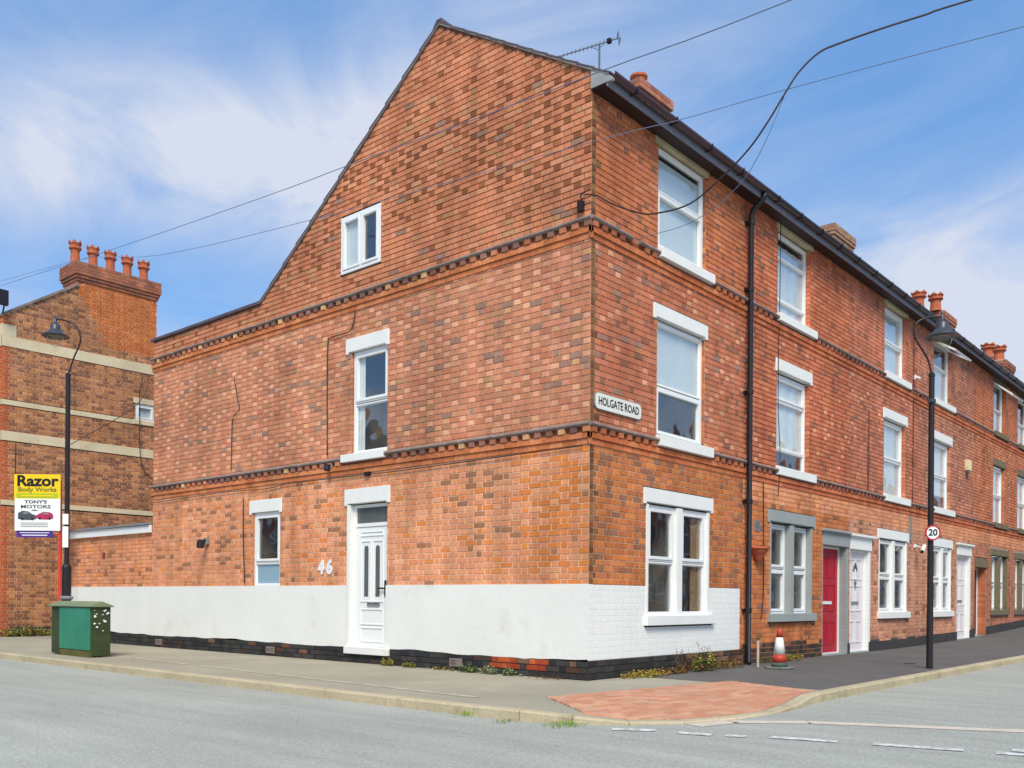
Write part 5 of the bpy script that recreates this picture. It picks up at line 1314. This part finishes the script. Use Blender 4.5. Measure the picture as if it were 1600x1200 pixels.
# ================================================================== GREEN CABINET
CG = M_plain('cabinet_teal_paint', (42, 128, 100), 0.45, 1.0, 2.0, 0.12, dirt=(s2l((60, 130, 130)), 2.4, 0.55, 0.5), fine=(30, 0.06)); CD = M_plain('cabinet_dark_green', (52, 66, 34), 0.6, 1.0, 5, 0.2, 0.2, 30)
CT_ = M_plain('cabinet_top', (120, 134, 100), 0.7, 1.0, 5, 0.15); RUST = M_plain('rusty_base', (92, 88, 46), 0.8, 1.0, 8, 0.25)
CB = thing('utility_cabinet', (-2.38, 9.4, 0), 'green metal utility cabinet with peeled posters, on the left pavement', 'cabinet')
side = lambda pts: pts
prof = [(-2.52, 0.0), (-2.22, 0.0), (-2.20, 0.86), (-2.28, 0.935), (-2.37, 0.955), (-2.47, 0.93), (-2.54, 0.86)]
mb = MB(); mb.prism([(-2.53, 0.02), (-2.19, 0.02), (-2.19, 0.87), (-2.36, 0.93), (-2.53, 0.87)], lambda p: (p[0], 8.62, p[1]), lambda p: (p[0], 10.20, p[1])); part('body', mb, CD, CB, bevel=0.01)
mb = MB(); mb.box(-2.562, -2.531, 8.63, 9.80, 0.12, 0.86); part('door', mb, CG, CB, bevel=0.008, label='faded teal door panel')
mb = MB(); mb.box(-2.550, -2.50, 8.625, 9.80, 0.0, 0.115); part('plinth', mb, RUST, CB, label='rusty brown base strip')
mb = MB(); mb.prism([(-2.59, 0.865), (-2.15, 0.865), (-2.15, 0.885), (-2.36, 0.965), (-2.59, 0.885)], lambda p: (p[0], 8.58, p[1]), lambda p: (p[0], 10.26, p[1])); part('lid', mb, CT_, CB, bevel=0.008)
mb = MB(); mb.box(-2.555, -2.535, 9.795, 9.81, 0.1, 0.86); part('door_edge', mb, CD, CB)
mb = MB(); random.seed(5)
for k in range(19):      # torn remains of posters on the end panel
    x = random.choice([-2.44, -2.28])+random.uniform(-0.055, 0.055); z = 0.30+random.random()**0.6*0.52; r = random.uniform(0.005, 0.024)
    n = random.randint(5, 8); P = [(x+r*random.uniform(0.5, 1.3)*math.cos(2*pi*i/n), z+r*0.8*random.uniform(0.5, 1.3)*math.sin(2*pi*i/n)) for i in range(n)]
    d_ = random.uniform(0, 0.002); mb.prism(P, lambda p, d_=d_: (p[0], 8.606-d_, p[1]), lambda p: (p[0], 8.62, p[1]))
part('torn_poster', mb, WHITEB, CB, kind='stuff', label='torn white poster remains')

# ================================================================== TRAFFIC CONE
CR = M_plain('cone_red', (182, 60, 40), 0.5, 1, 6, 0.1); CW = M_plain('cone_white', (226, 226, 222), 0.4, 1, 6, 0.05); CGY = M_plain('cone_base_grey', (120, 122, 118), 0.8, 1, 8, 0.15); CDK = M_plain('cone_green_grey', (70, 88, 80), 0.7, 1, 8, 0.15)
cone = thing('traffic_cone', (3.92, -0.83, 0), 'red and white traffic cone standing by the black downpipe', 'traffic cone')
cx, cy = 3.92, -0.83
def cr(z): return 0.125-(0.125-0.030)*((z-0.03)/0.60)
for (a, b, m, nm) in ((0.03, 0.10, CDK, 'base_ring'), (0.10, 0.225, CR, 'lower_band'), (0.225, 0.49, CW, 'white_sleeve'), (0.49, 0.63, CR, 'tip')):
    mb = MB(); mb.lathe([(cr(a), a+0.001), (cr(b), b-0.001)]+([(0.02, 0.632)] if b == 0.63 else []), (cx, cy, 0), 24); part(nm, mb, m, cone, smooth=True)
mb = MB(); mb.prism([(-0.19, -0.13), (-0.13, -0.19), (0.13, -0.19), (0.19, -0.13), (0.19, 0.13), (0.13, 0.19), (-0.13, 0.19), (-0.19, 0.13)], lambda p: (cx+p[0], cy+p[1], 0.004), lambda p: (cx+p[0], cy+p[1], 0.032)); part('foot', mb, CGY, cone, bevel=0.008)

# ================================================================== SMALL WALL ITEMS
def wire(name, pts, r, mat, label, cat='cable', sub=5, parent=None):
    P = [Vector(p) for p in pts]; Q = []
    for i in range(len(P)-1):
        p0, p1, p2, p3 = P[max(i-1, 0)], P[i], P[i+1], P[min(i+2, len(P)-1)]
        for k in range(sub):
            t = k/sub; Q.append(0.5*((2*p1)+(p2-p0)*t+(2*p0-5*p1+4*p2-p3)*t*t+(3*p1-3*p2+p3-p0)*t**3))
    Q.append(P[-1]); mb = MB(); mb.tube(Q, r, 6); o = part(name, mb, mat, parent, smooth=True)
    if not parent: tag(o, label, cat)
    return o
WIRE = M_plain('grey_cable', (104, 118, 146), 0.6); WIRED = M_plain('dark_cable', (58, 44, 42), 0.7); WIREB = M_plain('brown_cable', (150, 92, 72), 0.7)
pg = lambda y, z, d=-0.03: (d, y, z)
wire('wall_cable', [pg(4.72, 5.76), pg(4.78, 5.55), pg(4.86, 5.44), pg(5.10, 5.43), pg(5.38, 5.42), pg(5.44, 5.32), pg(5.45, 4.6), pg(5.42, 3.45, -0.04)], 0.009, WIRED, 'thin dark cable running down beside the tall gable window')
wire('wall_cable', [pg(8.27, 5.2), pg(8.15, 4.8), pg(8.09, 4.57), pg(8.3, 4.42), pg(8.33, 4.0), pg(8.33, 3.45, -0.04)], 0.008, WIRED, 'thin cable with a kink on the upper left of the gable wall')
wire('wall_cable', [pg(11.3, 3.02), pg(9.6, 3.04), pg(8.4, 3.05), pg(7.3, 3.02), pg(6.7, 3.05), pg(6.4, 3.06), pg(4.5, 3.05, -0.02), pg(3.5, 3.04), pg(1.34, 3.06), pg(0.1, 3.07)], 0.007, WIRED, 'thin cable clipped under the lower brick course')
wire('wall_cable', [pg(7.93, 2.9), pg(7.92, 2.2), pg(7.87, 1.32)], 0.009, WIRED, 'short cable dropping beside the small frosted window')
wire('wall_cable', [(5.0, -0.02, 3.1), (5.02, -0.02, 2.3), (5.03, -0.02, 1.2), (4.95, -0.02, 0.75)], 0.008, WIRED, 'thin cable down the second house by its downpipe')
wire('wall_cable', [(5.58, -0.03, 7.7), (5.56, -0.03, 6.3), (5.52, -0.03, 4.6), (5.6, -0.04, 3.6), (5.55, -0.03, 2.9)], 0.007, WIRED, 'thin cable past the second house upper windows')
wire('wall_cable', [(9.9, -0.03, 5.1), (9.9, -0.03, 4.2), (9.88, -0.03, 3.42)], 0.008, WIRED, 'vertical cable between second and third house windows')
wire('wall_cable', [(12.75, -0.03, 7.6), (12.76, -0.03, 5.4), (12.74, -0.03, 3.42)], 0.008, WIRED, 'vertical cable right of the third house windows')
mb = MB(); mb.box(12.62, 12.70, -0.04, 0.0, 2.48, 3.07); o = part('conduit', mb, LEAD); tag(o, 'short grey conduit right of the third house window', 'conduit')
# junction box at corner with cable loop
mb = MB(); mb.box(-0.07, -0.012, 0.10, 0.18, 6.14, 6.27); mb.tube([(-0.04, 0.12, 6.27), (-0.05, 0.14, 6.34), (-0.03, 0.08, 6.38)], 0.01, 6); o = part('junction_box', mb, BLKMETAL); tag(o, 'small black junction box at the upper corner of the gable', 'junction box')
# lights & cameras
def bulkhead(y, z, label, mat=LEAD, nm='wall_light', s=1.0):
    H = thing(nm, (-0.03, y, z), label, nm.replace('_', ' '))
    mb = MB(); mb.box(-0.05*s, -0.01, y-0.05*s, y+0.05*s, z-0.02*s, z+0.08*s); part('mount', mb, mat, H, bevel=0.006)
    mb = MB(); mb.tube([(-0.05*s, y, z+0.04*s), (-0.12*s, y-0.03*s, z+0.02*s)], 0.02*s, 8); mb.lathe([(0.02*s, 0.05*s), (0.05*s, 0.03*s), (0.06*s, -0.06*s), (0.04*s, -0.08*s)], (-0.14*s, y-0.03*s, z), 12); part('lamp_head', mb, BLKMETAL, H)
bulkhead(9.19, 2.10, 'small dark wall light left of the small frosted window', s=1.3)
bulkhead(5.34, 3.24, 'small grey camera under the sill level course left of the tall window', nm='security_camera', s=0.9)
mb = MB(); mb.box(-0.04, 0.0, 4.33, 4.47, 3.05, 3.09); mb.box(-0.05, -0.01, 4.36, 4.44, 3.02, 3.06); o = part('door_vent', mb, BLKMETAL); tag(o, 'tiny black vent cap above the gable door', 'vent')
PL = thing('wall_planter', (4.74, -0.1, 1.78), 'terracotta half bowl planter on the second house wall beside the downpipe', 'planter')
mb = MB(); mb.lathe([(0.03, -0.10), (0.06, -0.07), (0.10, 0.0), (0.15, 0.06), (0.17, 0.10), (0.20, 0.115), (0.20, 0.145), (0.17, 0.15)], (4.74, -0.06, 1.82), 16); part('bowl', mb, TERRA, PL)
mb = MB(); ring(mb, 4.70, 4.90, 2.24, 2.42, 0.02, -0.014, 0.002); mb.box(4.72, 4.88, -0.01, 0.002, 2.26, 2.40)
for k in range(5): mb.box(4.72, 4.88, -0.016, -0.009, 2.275+k*0.025, 2.285+k*0.025)
o = part('vent_grille', mb, LEAD); tag(o, 'small grey vent grille above the wall planter', 'vent')
mb = MB(); mb.tube([(4.02, -0.42, 0), (4.02, -0.42, 0.44)], 0.020, 8); o = part('pipe_stub', mb, M_plain('dull_pipe', (190, 176, 160), 0.7, 1, 20, 0.15)); tag(o, 'thin pale pipe stub standing by the downpipe foot', 'pipe')
mb = MB(); mb.tube([(4.02, -0.42, 0.43), (4.02, -0.42, 0.47)], 0.028, 8); part('cap', mb, RUST, o)
AB = thing('alarm_box', (17.22, -0.05, 4.76), 'cream alarm box on the fourth house between its first floor windows', 'alarm box')
mb = MB(); mb.prism([(17.10, 4.62), (17.34, 4.62), (17.36, 4.72), (17.36, 4.90), (17.08, 4.90), (17.08, 4.72)], lambda p: (p[0], -0.11, p[1]), lambda p: (p[0], 0.0, p[1])); part('case', mb, M_plain('cream_plastic', (232, 216, 176), 0.5), AB, bevel=0.01)
mb = MB(); mb.box(17.14, 17.30, -0.10, 0, 4.57, 4.618); part('lamp', mb, LEAD, AB)
SCm = thing('security_camera', (12.9, -0.05, 2.3), 'small pale camera on the third house right of its ground window', 'security camera')
mb = MB(); mb.box(12.92, 13.0, -0.05, 0, 2.34, 2.42); mb.tube([(12.96, -0.05, 2.38), (12.95, -0.16, 2.34)], 0.014, 6); part('bracket', mb, UPVC, SCm)
mb = MB(); mb.tube([(13.06, -0.2, 2.38), (12.84, -0.22, 2.24)], 0.045, 10); part('barrel', mb, UPVC, SCm)
mb = MB(); mb.tube([(12.84, -0.22, 2.24), (12.80, -0.223, 2.215)], 0.035, 10); part('lens', mb, BLKMETAL, SCm)
mb = MB(); mb.box(12.78, 12.86, -0.06, 0, 6.28, 6.38); mb.tube([(12.82, -0.06, 6.33), (12.80, -0.16, 6.28)], 0.03, 8); o = part('security_camera', mb, UPVC); tag(o, 'small pale camera beside the third house top window', 'security camera')

# aerial
AE = thing('tv_aerial', (1.82, 1.2, 8.7), 'yagi television aerial on a mast above the gable roof', 'aerial')
AM = M_plain('aerial_metal', (96, 104, 116), 0.4)
mb = MB(); mb.tube([(1.82, 1.2, 8.65), (1.82, 1.2, 9.57)], 0.016, 8); part('mast', mb, AM, AE)
A, B = Vector((1.40, 1.67, 9.385)), Vector((2.0, 0.99, 9.68))
mb = MB(); mb.tube([tuple(A), tuple(B)], 0.011, 6); bd = (B-A).normalized(); part('boom', mb, AM, AE)
sdv = bd.cross(Vector((0, 0, 1))).normalized(); upv = sdv.cross(bd).normalized()
for k in range(14):
    c = A.lerp(B, 0.02+k*0.068); hl = 0.05+0.003*k; mb = MB(); mb.tube([tuple(c-sdv*hl), tuple(c+sdv*hl)], 0.004, 5); part('element', mb, AM, AE)
mb = MB()
for t in (-0.06, -0.03, 0.03, 0.06): mb.tube([tuple(B+upv*t-sdv*0.10+bd*0.02), tuple(B+upv*t+sdv*0.10+bd*0.02)], 0.005, 5)
mb.tube([tuple(B-upv*0.065+bd*0.02), tuple(B+upv*0.065+bd*0.02)], 0.007, 5); part('reflector', mb, AM, AE)
mb = MB(); c = A.lerp(B, 0.86); mb.box(c.x-0.03, c.x+0.03, c.y-0.03, c.y+0.03, c.z-0.03, c.z+0.03); part('dipole_box', mb, BLKMETAL, AE)
mb = MB(); mb.tube([tuple(A.lerp(B, .55)+upv*0.0), (1.80, 1.22, 9.50), tuple(A.lerp(B, .8))], 0.006, 5); part('brace', mb, AM, AE)

# overhead cables
wire('overhead_cable', [(-2.9, -9.5, 5.6), (-2.15, -3.68, 6.26), (-1.93, -1.65, 6.53), (-1.85, -0.22, 6.66), (-1.46, 3.15, 7.14), (-1.03, 5.71, 7.58), (-0.21, 12.39, 8.62), (0.42, 20.82, 9.75)], 0.0055, WIRE, 'thin overhead cable, the higher one crossing in front of the gable')
wire('overhead_cable', [(0.6, -9.0, 6.4), (0.29, -4.97, 6.67), (0.25, -2.64, 6.89), (0.22, -1.16, 7.0), (-0.06, -0.06, 6.98), (-0.49, 5.08, 7.22), (0.26, 11.6, 8.38), (1.05, 17.04, 9.79), (1.98, 25.12, 11.23)], 0.0045, WIRE, 'thin overhead cable, the lower one passing the corner of the gable')
wire('overhead_cable', [(4.2, -6.5, 9.2), (1.23, -4.23, 7.7), (0.82, -3.91, 7.48), (0.4, -3.58, 7.26), (0.09, -3.22, 7.09), (-0.05, -3.06, 6.99), (-0.18, -2.9, 6.79), (-0.28, -2.79, 6.56), (-0.31, -2.6, 6.29), (-0.27, -2.35, 6.08), (-0.11, -1.94, 5.95),
     (-0.07, -1.51, 5.78), (-0.06, -1.06, 5.79), (-0.04, -0.78, 5.87), (-0.03, -0.36, 6.1), (-0.05, -0.12, 6.27), (-0.06, 0.06, 6.33)], 0.0105, WIRED, 'thick black service cable looping from the right to the corner box')
wire('overhead_cable', [(-0.28, -2.79, 6.56), (-0.24, -2.53, 6.10), (-0.04, -2.16, 5.86), (-0.01, -1.74, 5.65), (0.06, -1.35, 5.60), (0.11, -0.96, 5.62), (0.4, -0.4, 5.75), (0.9, -0.02, 5.95)], 0.004, WIRE, 'thin service cable hanging below the thick one to the front wall')
wire('overhead_cable', [(3.2, 18.05, 7.3), (3.05, 17.9, 6.9), (3.1, 18.0, 6.2), (3.1, 18.0, 5.4), (3.2, 18.0, 4.7), (3.6, 18.0, 4.3)], 0.012, WIRED, 'dark cable hanging past the small far window')
wire('overhead_cable', [(3.35, 18.0, 7.3), (3.2, 17.9, 6.8), (2.7, 17.9, 6.2), (1.3, 17.9, 5.2), (1.15, 17.9, 5.1)], 0.010, WIRED, 'dark cable slanting down the far building')
wire('overhead_cable', [(-0.2, 18.0, 5.0), (-0.2, 18.0, 3.6), (-0.05, 18.0, 3.0), (0.1, 18.0, 2.85)], 0.012, WIRED, 'dark cable on the far building left of the boards')

# ================================================================== WEEDS
def leaf_mat(name, srgb, k=0.8):
    m, nt, b = new_mat(name); noisy(nt, b, tuple(x*k for x in s2l(srgb)), 18, 0.35, 3); b.inputs['Roughness'].default_value = 0.75
    b.inputs['Specular IOR Level'].default_value = 0.2; return m
LGREEN = leaf_mat('leaf_green', (124, 158, 74)); LYEL = leaf_mat('leaf_yellow_green', (196, 190, 80)); LDRY = leaf_mat('leaf_dry', (196, 156, 70)); LBRN = leaf_mat('leaf_brown', (128, 96, 66)); LPALE = leaf_mat('leaf_pale', (150, 172, 128)); LGR = leaf_mat('grass_bright', (140, 176, 60))
STEMM = leaf_mat('stem', (120, 92, 60))
def leaf(mb, p, d, l, wd, bend):
    d = d.normalized(); s = d.cross(Vector((0, 0, 1)));
    if s.length < 0.1: s = Vector((1, 0, 0))
    s = s.normalized()*wd; q = p+d*l*0.5+Vector((0, 0, bend*0.3*l)); e = p+d*l-Vector((0, 0, bend*l*0.5))
    mb.add([tuple(p), tuple(q-s), tuple(e), tuple(q+s)], [(0, 1, 2, 3)])
def weed(loc, label, nst, h, spread, ls, mats, blade=False, nl=8, name='weed_plant'):
    base_ = Vector(loc); H = thing(name, loc, label, 'weed', None)
    ms = [MB() for _ in mats]; st = MB()
    for k in range(nst):
        a = random.uniform(0, 2*pi); r = spread*random.random()**0.6; p = base_+Vector((math.cos(a)*r*spread_x, math.sin(a)*r*spread_y, 0))
        hh = h*random.uniform(0.4, 1.0)*(1-0.4*r/spread); lean = Vector((math.cos(a), math.sin(a), 0))*random.uniform(0, 0.35)*hh
        top = p+lean+Vector((0, 0, hh)); mbk = ms[k % len(ms)]
        if blade:
            leaf(mbk, p, top-p, (top-p).length, 0.004, random.uniform(0, 0.3)); continue
        st.tube([tuple(p), tuple(p.lerp(top, .5)+Vector((0, 0, 0.01))), tuple(top)], 0.002, 4)
        for j in range(nl):
            t = random.uniform(0.15, 1.0); q = p.lerp(top, t); b = random.uniform(0, 2*pi)
            leaf(mbk, q, Vector((math.cos(b), math.sin(b), random.uniform(-0.1, 0.6))), ls*random.uniform(0.5, 1.2), ls*0.28, random.uniform(0, 0.8))
    for i, m in enumerate(ms):
        if m.v: part('foliage', m, mats[i], H, kind='stuff')
    if st.v: part('stems', st, STEMM, H, kind='stuff')
    return H
spread_x = spread_y = 1
spread_y = 0.35
weed((2.55, -0.28, 0.0), 'leafy green and yellow weed growing at the front wall base left of the downpipe', 36, 0.44, 0.26, 0.06, [LGREEN, LYEL, LGREEN, LBRN], nl=10)
weed((2.05, -0.20, 0.0), 'tall thin reddish brown weed stalk left of the leafy green weed', 13, 0.50, 0.18, 0.045, [LBRN], nl=12)
weed((1.15, -0.17, 0.0), 'low mat of dry yellow weeds along the front plinth', 110, 0.11, 0.55, 0.04, [LDRY, LYEL], nl=7)
weed((1.85, -0.17, 0.0), 'low straggle of orange dry weeds between the yellow mat and the tall stalk', 50, 0.13, 0.38, 0.04, [LDRY, LBRN], nl=7)
weed((3.35, -0.16, 0.0), 'brown withered growth along the broken plinth beside the downpipe', 90, 0.26, 0.6, 0.04, [LBRN, LBRN, LDRY], nl=6)
weed((6.0, -0.12, 0.0), 'small yellow weed under the grey framed window', 40, 0.16, 0.35, 0.04, [LYEL, LDRY], nl=7)
weed((5.2, -0.10, 0.0), 'dark withered weeds at the second house wall behind the cone', 40, 0.14, 0.4, 0.04, [LBRN, LGREEN], nl=6)
spread_x, spread_y = 0.35, 1
weed((-0.12, 3.78, 0.0), 'yellow weed beside the gable door step', 24, 0.17, 0.14, 0.035, [LYEL], nl=8)
weed((-0.12, 3.30, 0.0), 'second small yellow green weed right of the gable door', 24, 0.13, 0.15, 0.035, [LYEL, LGREEN], nl=8)
weed((-0.12, 2.55, 0.0), 'sparse low brownish weeds along the gable plinth', 20, 0.08, 0.3, 0.03, [LBRN, LYEL], nl=6)
weed((-0.14, 2.02, 0.0), 'pale green leafy weed under the gable air brick', 26, 0.17, 0.18, 0.045, [LPALE, LGREEN], nl=8)
weed((-0.14, 1.62, 0.0), 'pale green weed below the red bare bricks', 22, 0.14, 0.16, 0.045, [LPALE], nl=8)
weed((-0.14, 1.18, 0.0), 'green weed nearest the corner below the bare bricks', 24, 0.14, 0.16, 0.04, [LGREEN, LPALE], nl=8)
weed((-0.14, 0.6, 0.0), 'scatter of tiny dead weeds near the corner of the gable plinth', 30, 0.06, 0.4, 0.025, [LBRN], nl=5)
spread_x, spread_y = 1, 0.3
weed((0.1, 17.85, 0.0), 'overgrown dark green weeds along the far building base', 90, 0.34, 0.85, 0.08, [LGREEN, LYEL, LBRN], nl=8)
spread_x = spread_y = 1
weed((-3.2, -0.85, -0.09), 'small bright tuft of grass on the kerb edge', 40, 0.09, 0.09, 0.03, [LGR], blade=True, name='grass_tuft')
spread_x, spread_y = 1.0, 0.6
weed((-2.98, -1.95, -0.1), 'low bright green grass in the gutter where the kerb drops', 260, 0.06, 0.30, 0.03, [LGR, LGREEN], blade=True, name='grass_tuft')
weed((-3.18, -1.4, -0.1), 'thin line of moss and grass along the kerb foot', 90, 0.04, 0.22, 0.03, [LGR, LBRN], blade=True, name='grass_tuft')
